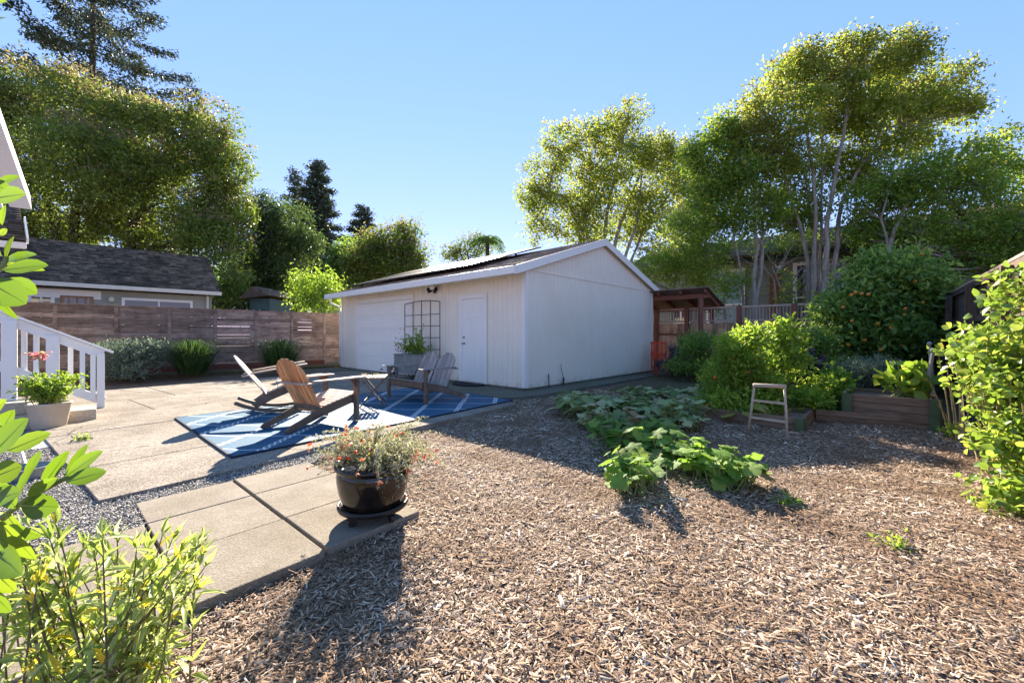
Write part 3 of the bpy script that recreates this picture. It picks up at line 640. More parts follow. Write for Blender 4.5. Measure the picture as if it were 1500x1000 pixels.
adirondack('adirondack_chair', 'brown wooden chair with fan back facing away, nearest the flower pot', onrug(-2.42, 5.85), (.5, .87), m_teak, m_teakg, m_frame, w=.66)
adirondack('rocking_chair', 'wooden rocking chair seen side-on at the left end of the blue rug', onrug(-3.35, 6.68), (.87, .49), m_teakg, m_teakg, m_frame, rocker=True, w=.64)
adirondack('garden_loveseat', 'grey double-backed wooden garden seat facing left by the side door', onrug(-1.9, 7.33), (-V[0], -V[1]), m_grey, m_grey, m_frame, wide=True, w=1.18)
# folding side table
tb = thing('side_table', 'small folding slatted side table with crossed legs between the chairs', 'table', onrug(-2.3, 6.85), rz=.2+math.pi/2, local=True)
b = MB()
for i in range(7): b.box(-.25, .25, -.2+i*.058, -.2+i*.058+.05, .47, .488)
b.box(-.2, -.165, -.19, .19, .447, .469); b.box(.165, .2, -.19, .19, .447, .469); b.build('table_top', m_teakg, tb, bevel=.003)
for x in (-.17, .17):
    for s in (-1, 1): b = MB(); b.bar((x+s*.015, -.19*s, 0.005), (x+s*.015, .17*s, .45), .022, .035, up=P3(1, 0, 0)); b.build('leg', m_frame, tb, bevel=.003)
for y, z in ((-.12, .1), (.12, .1)): b = MB(); b.bar((-.17, y, z), (.17, y, z), .02, .03); b.build('cross_bar', m_frame, tb)
# ---------------------------------------------------------------- trough planter on wheels + trellis
m_galv = mat('galvanised_steel', [(.3, (.2, .22, .21)), (.6, (.32, .34, .33)), (.8, (.4, .42, .4))], (5, 5, 5), .5, .1, metal=.4)
tr_ = thing('trough_planter', 'galvanised metal trough planter on spoked iron wheels beneath the trellis', 'planter', fr(3.6, .5))
c = fr(3.55, .5); b = MB(); b.obox(c-U*.62-V*.2+Z*.16, U*1.24, V*.4, Z*.5)
for z in (.3, .42, .56): b.obox(c-U*.632-V*.212+Z*z, U*1.264, V*.424, Z*.015)
b.obox(c-U*.64-V*.22+Z*.655, U*1.28, V*.44, Z*.025); b.build('tub', m_galv, tr_, bevel=.01)
for s_, o_ in ((-.66, -1), (-.66, 1), (.5, -1), (.5, 1)):
    b = MB(); wc = c+U*s_-V*.27*o_+Z*.17; R_ = .165
    ring = [wc+U*R_*math.cos(t)+Z*R_*math.sin(t) for t in np.linspace(0, 2*math.pi, 21)]; b.tube(ring, .011, 6, False)
    for k in range(6): a_ = k*math.pi/3; b.tube([wc, wc+U*R_*math.cos(a_)+Z*R_*math.sin(a_)], .007, 5)
    b.tube([wc-V*.03, wc+V*.03], .025, 8); b.build('wheel', m_black, tr_)
b = MB(); b.tube([c-U*.66-V*.27+Z*.17, c-U*.66+V*.27+Z*.17], .012, 6); b.tube([c+U*.5-V*.27+Z*.17, c+U*.5+V*.27+Z*.17], .012, 6); b.build('axle', m_black, tr_)
tl = thing('trellis', 'rusty iron grid trellis with five uprights standing behind the trough planter', 'trellis', fr(3.55, .22)); b = MB()
tx0, tx1 = 2.78, 4.42
def arch(s): return 2.06+.06*math.cos((s-(tx0+tx1)/2)/(tx1-tx0)*math.pi)
for i in range(5):
    s_ = tx0+(tx1-tx0)*i/4; b.tube([fr(s_, .2, .02), fr(s_, .2, arch(s_))], .012, 6)
b.build('upright', m_rust, tl); b = MB()
b.tube([fr(s_, .2, arch(s_)) for s_ in np.linspace(tx0, tx1, 9)], .012, 6)
for k in range(6): b.tube([fr(tx0, .2, 1.74-k*.31), fr(tx1, .2, 1.74-k*.31)], .009, 6)
b.build('crossbar', m_rust, tl)
# ---------------------------------------------------------------- black glazed pot on caddy
m_glaze = mat('black_brown_glaze', [(.35, (.008, .007, .007)), (.55, (.018, .013, .01)), (.75, (.045, .03, .021))], (7, 7, 2.5), .14, .12, .004, spec=.4, coat=.3)
m_plast = mat('black_caddy_plastic', [(.3, (.012, .012, .012)), (.7, (.022, .021, .02))], (30, 30, 30), .35, .05)
PC = P3(-.93, 2.76, -.02)
cd = thing('plant_caddy', 'round black rolling plant caddy with casters under the glazed pot', 'plant caddy', PC)
b = MB(); b.lathe(PC, [(.0, .075), (.16, .072), (.2, .07), (.222, .08), (.228, .095), (.225, .112), (.214, .112), (.208, .095), (0, .092)], 40); b.build('tray', m_plast, cd, smooth=True)
for k in range(4):
    a_ = math.radians(-120+k*90); wc = PC+P3(.17*math.cos(a_), .17*math.sin(a_), .03)
    b = MB(); b.tube([wc+Z*.0, wc+Z*.05], .012, 8); b.bar(wc+P3(-.02, 0, .01), wc+P3(.0, 0, .04), .03, .02); cs_ = b.build('caster', m_plast, cd)
    b = MB(); ax_ = P3(math.cos(a_+1.2), math.sin(a_+1.2), 0); b.tube([wc-ax_*.012, wc+ax_*.012], .028, 16); b.build('wheel', m_black, cs_, smooth=False)
b = MB(); b.lathe(PC, [(0, .1), (.188, .1), (.197, .112), (.206, .15), (.22, .2), (.23, .26), (.232, .30), (.225, .325), (.222, .332), (.238, .34), (.247, .352), (.246, .366), (.236, .376), (.222, .373), (.214, .35), (.212, .33), (.19, .328), (0, .328)], 56)
pot = b.build('glazed_pot', m_glaze, smooth=True); tag(pot, 'glossy black and brown glazed round flower pot on a rolling caddy', 'flower pot')
# ---------------------------------------------------------------- beige planter by the stair
m_beige = mat('beige_resin', [(.3, (.5, .41, .3)), (.7, (.58, .48, .36))], (6, 6, 6), .5, .1, .002)
BC = P3(-6.05, 5.38, -.04)
b = MB(); b.lathe(BC, [(0, 0), (.125, 0), (.135, .012), (.155, .14), (.178, .32), (.188, .335), (.188, .355), (.176, .355), (.165, .31), (0, .31)], 40, sq=.3)
tag(b.build('beige_planter', m_beige, smooth=True), 'square-shouldered beige planter full of leafy plants beside the steps', 'planter')
m_pale = mat('pale_slab', [(.3, (.52, .53, .52)), (.7, (.6, .61, .6))], (4, 4, 4), .6, .1)
q = [G(30, 663, -.04), G(81, 655, -.04), G(80, 644, -.04), G(36, 650, -.04)]; b = MB(); b.prism([(p[0], p[1], -.05) for p in q], (0, 0, .03)); tag(b.build('pale_board', m_pale, bevel=.003), 'pale flat rectangular board lying on the gravel before the beige planter', 'board')
b = MB(); c_ = P3(*G(40, 702, -.05)[:2], -.055); b.lathe(c_, [(0, .004), (.125, .004), (.135, .03), (.15, .11), (.155, .115), (.145, .118), (.13, .04), (.12, .014), (0, .014)], 36)
tag(b.build('metal_basin', m_galv, smooth=True), 'round grey metal basin sitting on the gravel behind the near leaves', 'basin')
b = MB(); b.tube([P3(*G(30, 668, -.04)[:2], .05), P3(*G(40, 700, -.04)[:2], .03)], .012, 8); tag(b.build('garden_stake', m_pale), 'thin pale rod leaning across the grey metal basin', 'rod')
dv = thing('utility_box', 'small grey box with a pale blue display by the stair post', 'box', tuple(G(10, 612, -.04)))
b = MB(); p = G(-5, 618, -.05); b.obox(p, P3(.24, .02, 0), P3(-.03, .18, .04), Z*.07); b.build('case', m_galv, dv, bevel=.008)
b = MB(); b.obox(p+P3(.05, .05, .083), P3(.1, .01, 0), P3(-.015, .08, .018), Z*.004); b.build('display', mat('pale_display', [(.3, (.3, .5, .6)), (.7, (.36, .55, .65))], (3, 3, 3), .2, 0), dv)
# ---------------------------------------------------------------- back fence with lattice top
m_redw = mat('redwood_planks', [(.25, (.3, .16, .08)), (.5, (.56, .34, .19)), (.75, (.66, .46, .3))], (26, 26, 2.2), .8, .3, .004, island=.35, dirt=(.1, .06, .045), dirt_scale=2.5)
m_redpost = mat('dark_red_post', [(.3, (.17, .065, .04)), (.7, (.27, .11, .07))], (20, 20, 2), .75, .2, island=.1)
m_lat = mat('grey_lattice', [(.3, (.4, .27, .2)), (.7, (.55, .4, .31))], (20, 20, 3), .8, .2, island=.25)
m_dkboard = mat('blackened_boards', [(.25, (.04, .03, .025)), (.5, (.1, .075, .06)), (.75, (.2, .16, .13))], (24, 24, 2), .85, .35, .004, island=.35, dirt=(.17, .1, .06), dirt_scale=1.1)
BF = P3(4.97, 14.5)
bf = thing('lattice_fence', 'redwood plank fence with open slatted top behind the vegetable garden', 'fence', BF)
r = random.Random(4); b = MB(); b2 = MB(); x = -2.5; Lb = 9.2
while x < Lb:
    wd = .14; b.obox(BF-U*x+Z*-.05, -U*(wd-.004), V*.02, Z*(1.62+r.uniform(-.0, .0))); x += wd
x = -2.5
while x < Lb: b2.obox(BF-U*x+Z*1.66, -U*.022, V*.02, Z*.36); x += .085
b.build('planks', m_redw, bf); b2.build('slat_panel', m_lat, bf)
for z, h, nm in ((1.61, .05, 'rail'), (2.02, .06, 'top_rail')): b3 = MB(); b3.obox(BF+U*2.5-V*.03+Z*z, -U*(Lb+2.5), V*.08, Z*h); b3.build(nm, m_lat, bf)
b3 = MB(); b3.obox(BF+U*2.5-V*.032+Z*1.18, -U*4.2, V*.03, Z*.06); b3.build('rail', m_redpost, bf)
def sB(px): rr = (px-750)/F; return (BF[0]-rr*BF[1])/(-.0+rr*-U[1]*-1*-1 - (-U[0])) if False else (rr*BF[1]-BF[0])/(-U[0]+rr*U[1])
for px in (1004, 1080, 1160, 960, 1232, 1300): b3 = MB(); s_ = sB(px); b3.obox(BF-U*s_-V*.1, -U*.13, V*.095, Z*2.08); b3.build('post', m_redpost, bf)
# right side fence, dark vertical boards
RF = P3(10.1, 9.7); RV = unit(P3(.658, .753)[None])[0]; RU = np.array([-RV[1], RV[0], 0])
rfn = thing('board_fence', 'tall blackened vertical-board fence rising along the right edge', 'fence', RF)
b = MB(); x = 0
while x < 10.5: b.obox(RF-RV*x-Z*.1, -RV*.138, -RU*.02, Z*(2.05+r.uniform(-.01, .01))); x += .142
b.build('boards', m_dkboard, rfn)
for z in (1.93, 1.4, .4): b = MB(); b.obox(RF+RU*.002+Z*z, -RV*10.5, RU*.04, Z*.09); b.build('rail', m_dkboard, rfn)
b = MB(); b.obox(RF+RU*.05+Z*2.02, -RV*10.5, -RU*.12, Z*.03); b.build('cap_rail', m_lat, rfn)
for x in (0.05, 2.2, 4.5, 6.8, 9.0): b = MB(); b.obox(RF-RV*x+RU*.045-Z*.1, -RV*.09, RU*.09, Z*2.07); b.build('post', m_dkboard, rfn)
# ---------------------------------------------------------------- pergola
pg = thing('pergola', 'small red-brown shed-roofed pergola at the rear corner behind the garage', 'pergola', (4.6, 13, 0))
p1 = P3(5.78, 12.6); 
def pgp(a, c): return p1+U*a+V*c          # a leftwards, c backwards
for a, c, z in ((0, 0, 2.33), (0, 1.05, 2.0), (3.2, 0, 2.33)): b = MB(); b.obox(pgp(a, c)+P3(-.06, -.06, 0), (.11, 0, 0), (0, .11, 0), (0, 0, z)); b.build('post', m_redpost, pg)
m_redbeam = mat('red_brown_beam', [(.3, (.16, .055, .03)), (.7, (.27, .1, .055))], (3, 3, 3), .7, .15)
b = MB(); b.bar(pgp(-.25, 0)+Z*2.38, pgp(3.6, 0)+Z*2.38, .06, .14); b.build('front_beam', m_redbeam, pg)
b = MB(); b.bar(pgp(-.25, 1.1)+Z*2.06, pgp(3.6, 1.1)+Z*2.06, .06, .14); b.build('rear_beam', m_redbeam, pg)
for k in range(6): b = MB(); a_ = -.18+k*.72; b.bar(pgp(a_, -.2)+Z*2.53, pgp(a_, 1.3)+Z*2.08, .05, .12); b.build('rafter', m_redpost, pg)
b = MB(); o = pgp(-.3, -.28)+Z*2.60
for k in range(26): b.obox(o+U*k*.152, U*.148, V*1.7-Z*.5, Z*(.02+.008*(k % 2)))
b.build('roof', mat('grey_metal_roof', [(.3, (.15, .1, .085)), (.7, (.26, .19, .16))], (8, 8, 8), .7, .3, island=.2), pg)
# red chair
m_red = mat('red_orange_paint', [(.3, (.6, .06, .025)), (.7, (.72, .1, .04))], (5, 5, 5), .45, .05)
rc = thing('red_garden_chair', 'small bright red garden chair against the rear fence beside the garage', 'chair', (4.55, 12.6, -.05)); cc = P3(4.6, 12.7, -.05)
b = MB(); b.box(cc[0]-.24, cc[0]+.24, cc[1]-.22, cc[1]+.22, .42, .45); b.build('seat', m_red, rc)
b = MB()
for x in (-.24, -.13, -.02, .09, .2): b.box(cc[0]+x, cc[0]+x+.05, cc[1]+.2, cc[1]+.225, .45, .98)
b.box(cc[0]-.25, cc[0]+.25, cc[1]+.226, cc[1]+.25, .92, .97); b.box(cc[0]-.25, cc[0]+.25, cc[1]+.226, cc[1]+.25, .55, .6); b.build('backrest', m_red, rc)
for x in (-.24, .2):
    for y in (-.22, .18): b = MB(); b.box(cc[0]+x, cc[0]+x+.04, cc[1]+y, cc[1]+y+.04, -.05, .42 if y > 0 else .66); b.build('leg', m_red, rc)
    b = MB(); b.box(cc[0]+x-.02, cc[0]+x+.06, cc[1]-.24, cc[1]+.2, .66, .68); b.build('armrest', m_red, rc)
# ---------------------------------------------------------------- green-grey house behind the right-hand trees
m_dgreen = mat('dark_green_siding', [(.3, (.2, .23, .2)), (.7, (.26, .29, .25))], (1, 1, 6), .8, .2)
m_teal = mat('pale_teal_wall', [(.3, (.26, .42, .44)), (.7, (.32, .5, .52))], (1, 1, 1), .7, .1)
gh = thing('green_house', 'dark green house with white window frames behind the tall trees at right', 'house', (10, 17.5, 0))
HB = P3(6.2, 20.2); hu = -U
b = MB(); b.obox(HB, hu*16, V*5, Z*4.3); b.build('wall', m_dgreen, gh)
b = MB()
for k in range(22): b.obox(HB-V*.012+Z*(.1+k*.19), hu*16, -V*.012, Z*.02)
b.build('clapboard', m_dgreen, gh)
b = MB(); a = HB-V*.6-hu*.6+Z*4.25; b.obox(a, hu*17.2, V*3.2+Z*1.3, Z*.12); b.build('roof', m_nroof, gh)
b = MB(); b.obox(a-Z*.16, hu*17.2, V*.04, Z*.2); b.build('fascia', m_black, gh)
def sH(px): rr = (px-750)/F; return (rr*HB[1]-HB[0])/(hu[0]-rr*hu[1])
for (x0, x1, z0, z1, teal) in ((1036, 1092, .9, 3.95, 1), (1162, 1206, 1.2, 3.95, 0), (1214, 1240, 1.2, 3.95, 0), (985, 1012, 1.4, 3.2, 0)):
    s0, s1 = sH(x0), sH(x1); p = HB+hu*s0-V*.045; L_ = s1-s0; fw_ = .13
    b = MB(); b.obox(p+Z*z0, hu*L_, -V*.06, Z*fw_); b.obox(p+Z*(z1-fw_), hu*L_, -V*.06, Z*fw_)
    for q in (0, L_-fw_): b.obox(p+hu*q+Z*(z0+fw_), hu*fw_, -V*.06, Z*(z1-z0-2*fw_))
    b.obox(p+hu*fw_+Z*(z0+(z1-z0)*.5), hu*(L_-2*fw_), -V*.05, Z*.07); b.obox(p+hu*(L_/2-.03)+Z*(z0+fw_), hu*.06, -V*.045, Z*((z1-z0)*.5-fw_))
    w_ = b.build('window', m_white, gh)
    b = MB(); b.obox(p+hu*fw_+Z*(z0+fw_), hu*(L_-2*fw_), -V*.015, Z*(z1-z0-2*fw_)); b.build('pane', m_teal if teal else m_glass, w_)
s0 = sH(1128); b = MB(); b.obox(HB+hu*s0-V*.03, hu*.35, -V*.05, Z*3.6); b.build('door_post', m_redpost, gh)
# far roof and small shed at the left rear
fh = thing('far_house', 'distant house with a pale brown hip roof between the trees', 'house', (-13, 32, 0))
a = W(447, 420, 32); c_ = W(512, 425, 32); b = MB(); top = W(478, 399, 34); top2 = W(492, 399, 34)
b.add([a, c_, top2, top, a+P3(0, 6, 0), c_+P3(0, 6, 0)], [(0, 1, 2, 3), (0, 3, 4), (1, 5, 2), (3, 2, 5, 4)]); b.build('roof', m_garroof, fh)
b = MB(); b.obox((a[0]+.3, 32.4, 0), (c_[0]-a[0]-.6, 0, 0), (0, 5, 0), (0, 0, a[2])); b.build('wall', m_gutter, fh)
sh = thing('shed', 'small teal shed with a shallow gable beyond the slatted fence', 'shed', (-12.5, 21, 0))
a = W(366, 470, 20); m_teal2 = mat('teal_paint', [(.3, (.05, .1, .1)), (.7, (.08, .14, .14))], (2, 2, 2), .6, .1)
b = MB(); x0, x1 = W(366, 0, 20)[0], W(395, 0, 20)[0]; b.box(x0, x1, 20, 22, 0, W(0, 437, 20)[2]); b.build('wall', m_teal2, sh)
b = MB(); zt = W(0, 424, 20)[2]; ze = W(0, 438, 20)[2]; b.prism([(x0-.3, 19.6, ze), (x1+.25, 19.6, ze+.15), ((x0+x1)/2+.1, 19.6, zt+.1), ((x0+x1)/2-.1, 19.6, zt+.1)], (0, 2.8, 0)); b.build('roof', m_nroof, sh)
b = MB(); b.box(x0+.25, x0+.75, 19.97, 19.99, 1.2, 2.4); wn = b.build('window', m_glass, sh)
b = MB(); b.box(x0+.2, x0+.25, 19.95, 19.99, 1.2, 2.4); b.box(x0+.48, x0+.52, 19.95, 19.968, 1.2, 2.4); b.build('frame', m_white, wn)
# ---------------------------------------------------------------- raised beds
m_bed = mat('raised_bed_timber', [(.25, (.1, .062, .042)), (.5, (.21, .14, .095)), (.8, (.33, .23, .16))], (3, 3, 22), .85, .3, .004, island=.2)
m_gpost = mat('green_corner_post', [(.3, (.07, .1, .045)), (.7, (.1, .14, .065))], (6, 6, 6), .7, .1)
m_bedsoil = mat('bed_soil', [(.3, (.12, .08, .055)), (.7, (.34, .25, .18))], (30, 30, 30), .95, .9, .02)
def raised(label, fr_c, Lx, Ly, z1, nb, post=(True, True)):
    t = thing('raised_bed', label, 'raised bed', fr_c, 'raised vegetable beds'); h = (z1-MZ)/nb
    b = MB()
    for k in range(nb):
        z = MZ+k*h
        b.obox(fr_c+Z*(z-0), U*Lx, V*.04, Z*(h-.004)); b.obox(fr_c+V*(Ly-.04)+Z*z, U*Lx, V*.04, Z*(h-.004))
        b.obox(fr_c+V*.042+Z*z, V*(Ly-.084), U*.04, Z*(h-.004)); b.obox(fr_c+V*.042+U*(Lx-.04)+Z*z, V*(Ly-.084), U*.04, Z*(h-.004))
    b.build('planks', m_bed, t, bevel=.004)
    b = MB(); b.obox(fr_c+U*.04+V*.04+Z*(z1-.12), U*(Lx-.08), V*(Ly-.08), Z*.05); b.build('soil', m_bedsoil, t)
    for s_ in [x for x, y in zip((0, 1), post) if y]:
        b = MB(); o = fr_c+(U*(Lx-.02) if s_ else U*-.012)-V*.014+Z*(MZ-.02); b.obox(o, U*(.1 if not s_ else -.1), -V*.03+Z*0, Z*(z1-MZ+.025)); b.obox(o+(U*-.0), V*.1, (-U if not s_ else U)*.02, Z*(z1-MZ+.025)); b.build('corner_post', m_gpost, t)
    return t
B1 = P3(5.6, 5.4); raised('tall plank raised bed with green corner posts, straw mulch and a bean plant', B1, 1.0, 1.0, .34, 4)
B2 = P3(3.82, 5.4); raised('low plank raised bed with a green corner post beside the stick ladder', B2, 1.25, 1.0, .1, 2, (True, False))
b = MB(); o = B2+V*.95
for k in range(2): b.obox(P3(4.5, 6.1)+Z*(MZ+k*.085), P3(1.07, -.68, 0), P3(.02, .035, 0), Z*.08)
tag(b.build('timber_edging', m_bed, bevel=.004), 'low double plank edging running between the two raised beds', 'timber edging')
# stick ladder
m_stick = mat('bare_sticks', [(.3, (.4, .32, .23)), (.7, (.55, .46, .36))], (9, 9, 9), .8, .3)
ld = thing('stick_ladder', 'small rustic plant ladder of bare sticks in front of the tomato bush', 'plant ladder', (3.2, 5.1, MZ))
a0, a1 = G(1095, 636, MZ), G(1153, 645, MZ); t0 = W(1105, 564, 5.12); t1 = W(1149, 566, 5.0)
for p, q in ((a0, t0), (a1, t1)): b = MB(); b.tube([p, (p+q)/2+P3(.006, 0, 0), q], [.016, .015, .014], 8); b.build('leg', m_stick, ld, smooth=True)
b = MB(); b.tube([t0-P3(.015, 0, 0), t1+P3(.02, 0, 0)], .024, 10); b.build('top_bar', m_stick, ld, smooth=True)
for k in (.30, .64): b = MB(); b.bar(t1+(a1-t1)*(k+.02), t0+(a0-t0)*k, .02, .028); b.build('rung', m_stick, ld)
# weathered stake in the tall bed, and thin bamboo canes
m_stake = mat('weathered_stake', [(.3, (.3, .28, .25)), (.7, (.46, .43, .39))], (20, 20, 3), .85, .3)
for p, q, lab in ((W(1353, 592, 5.75), W(1366, 518, 5.75), 'grey square stake with a round knob leaning out of the tall raised bed'), (W(1368, 585, 6.3), W(1362, 508, 6.3), 'darker knobbed garden stake just behind the leaning grey stake')):
    t = thing('garden_stake', lab, 'stake', p, 'garden stakes'); b = MB(); b.bar(p, q, .03, .035); b.build('shaft', m_stake, t, bevel=.004); b = MB(); d = unit((q-p)[None])[0]; b.tube([q, q+d*.03], .014, 8); b.ball(q+d*.05, .034, 12); b.build('knob', m_stake, t, smooth=True)
m_cane = mat('dry_cane', [(.3, (.3, .22, .1)), (.7, (.45, .35, .18))], (9, 9, 20), .6, .1)
canes = [((1410, 640), (1412, 530), 4.6, 'upright'), ((1424, 652), (1425, 520), 4.4, 'upright'), ((1412, 645), (1380, 588), 4.5, 'arching'), ((1420, 648), (1386, 575), 4.5, 'arching')]
t = thing('dry_stalks', 'bare tan stalks fanning up from the mulch right of the tall raised bed', 'dead plant', G(1415, 645, MZ)); b = MB()
for k in range(9):
    p = G(1392+k*3, 642+k, MZ); q = W(1362+k*7+RNG.normal()*5, 520+RNG.random()*80, p[1]); mid = (p+q)/2+P3(.05, .05, .08); b.tube([p, mid, q], [.009, .007, .004], 5)
b.build('stalks', m_cane, t)
# dark log by the fence behind the garage
m_bark = mat('dark_bark', [(.3, (.03, .025, .02)), (.7, (.09, .075, .06))], (20, 20, 5), .9, .6, .01)
b = MB(); b.tube([P3(4.9, 12.2, .1), P3(5.6, 11.8, .1), P3(6.3, 11.4, .07)], [.12, .13, .1], 10); tag(b.build('log', m_bark, smooth=True), 'dark log lying on the soil just right of the garage rear corner', 'log')
# ---------------------------------------------------------------- vegetation
m_trunkpale = mat('pale_grey_bark', [(.3, (.16, .13, .1)), (.55, (.3, .26, .21)), (.8, (.4, .36, .3))], (9, 9, 2.5), .85, .6, .01)
m_trunkdark = mat('dark_tree_bark', [(.3, (.04, .03, .022)), (.7, (.11, .085, .065))], (9, 9, 2), .9, .6, .01)
m_redbark = mat('redwood_bark', [(.3, (.07, .045, .035)), (.7, (.15, .105, .085))], (12, 12, 1.2), .9, .7, .02)
YG = (.1, .13, .01)
m_lf_tree = leafmat('broadleaf_green', [(0, (.085, .15, .025)), (.45, (.165, .245, .04)), (.86, (.32, .36, .055)), (.93, (.26, .18, .09)), (1, (.36, .24, .15))], (.06, .09, .005), .45, big=(.13, .15, .04), bigscale=.5)
m_lf_green = leafmat('lit_mid_green', [(0, (.1, .2, .035)), (.5, (.19, .32, .05)), (.9, (.38, .44, .07)), (1, (.4, .34, .1))], (.12, .15, .008), .58)
m_lf_tree2 = leafmat('broadleaf_yellow_green', [(0, (.11, .19, .03)), (.5, (.22, .31, .045)), (.88, (.42, .43, .07)), (.93, (.34, .28, .1)), (1, (.42, .29, .15))], (.14, .16, .008), .58, big=(.2, .2, .055), bigscale=.5)
m_lf_dkgreen = leafmat('dark_glossy_green', [(0, (.09, .17, .04)), (.6, (.19, .31, .065)), (1, (.4, .48, .1))], (.1, .14, .008), .48, rough=.3)
m_lf_ever = leafmat('evergreen_needles', [(0, (.045, .085, .035)), (.6, (.1, .16, .06)), (1, (.22, .27, .08))], (.05, .08, .0), .35)
m_lf_blue = leafmat('blue_green_leaf', [(0, (.07, .14, .04)), (.6, (.13, .23, .05)), (1, (.26, .36, .07))], (.1, .15, .01), .55)  # blue-green leaf colour, varied leaf by leaf
m_needle = leafmat('redwood_needles', [(0, (.035, .055, .03)), (.6, (.08, .11, .06)), (1, (.16, .18, .09))], None, .25, rough=.6)
m_lf_bright = leafmat('bright_garden_green', [(0, (.1, .19, .025)), (.5, (.2, .34, .045)), (.9, (.36, .46, .07)), (1, (.5, .46, .1))], (.16, .2, .01), .5)
m_lf_grey = leafmat('grey_green', [(0, (.1, .14, .1)), (.6, (.2, .26, .18)), (1, (.32, .38, .27))], (.03, .05, .02), .3, rough=.6)
m_lf_squash = leafmat('squash_leaf', [(0, (.07, .16, .03)), (.6, (.15, .28, .05)), (.88, (.26, .38, .09)), (.96, (.24, .26, .08)), (1, (.3, .22, .1))], (.12, .18, .01), .45, rough=.65, spec=.2)
m_lf_squash2 = leafmat('mildewed_squash_leaf', [(0, (.14, .22, .06)), (.5, (.27, .34, .13)), (.85, (.46, .48, .24)), (.93, (.32, .2, .1)), (1, (.5, .4, .26))], (.04, .08, .01), .3, rough=.6)
m_stem = mat('green_stems', [(.3, (.12, .16, .05)), (.7, (.22, .26, .1))], (9, 9, 9), .6, .1)
m_twig = mat('brown_twigs', [(.3, (.1, .07, .045)), (.7, (.2, .15, .1))], (9, 9, 9), .8, .2)
def ell(n, c, r, inner=.35, flat=None):
    d = rdir(n); q = (inner**3+RNG.random(n)*(1-inner**3))**(1/3)+np.abs(RNG.normal(size=n))*.13-.05; return np.asarray(c)+d*q[:, None]*np.asarray(r), d
def leaves_at(tw, out, per, sig, size, droop=.3, spread=1.0):
    """per leaves round each twig point; axis mostly outwards, hanging a little"""
    n = len(tw)*per; base = np.repeat(tw, per, 0)+RNG.normal(size=(n, 3))*sig
    D = unit(np.repeat(out, per, 0)*.6+rdir(n)*spread-Z*droop); Nn = unit(rdir(n)+Z*.9)
    s = size*RNG.uniform(.5, 1.4, n); return base, D, Nn, s
def px_clumps(spec, Y, flatY=.9):
    out = []
    for c in spec:
        px, py, rx = c[:3]; ry = c[3] if len(c) > 3 and c[3] else rx; dY = c[4] if len(c) > 4 else 0.; yy = Y+dY
        out.append((W(px, py, yy), np.array([rx/F*yy, rx/F*yy*flatY, ry/F*yy])))
    return out
def split(clumps, k, lo=.42, hi=.7, reach=(.45, 1.0)):
    out = [(c, r*.92) for c, r in clumps]
    for c, r in clumps:
        for i in range(k):
            d = rdir(1)[0]; out.append((c+d*r*RNG.uniform(*reach), r*RNG.uniform(lo, hi)*np.array([1.1, 1.1, .85])))
    return out
def limb(b, p, q, r0, r1, wob=.06, n=5, sides=6):
    p, q = np.asarray(p, float), np.asarray(q, float); L_ = np.linalg.norm(q-p); j = rdir(1)[0]*L_*wob; j2 = rdir(1)[0]*L_*wob*.6
    pts = []
    for i in range(n+1):
        t = i/n; pts.append(p+(q-p)*t+j*math.sin(math.pi*t)+j2*math.sin(2*math.pi*t))
    b.tube(pts, [r0+(r1-r0)*i/n for i in range(n+1)], sides, False); return pts
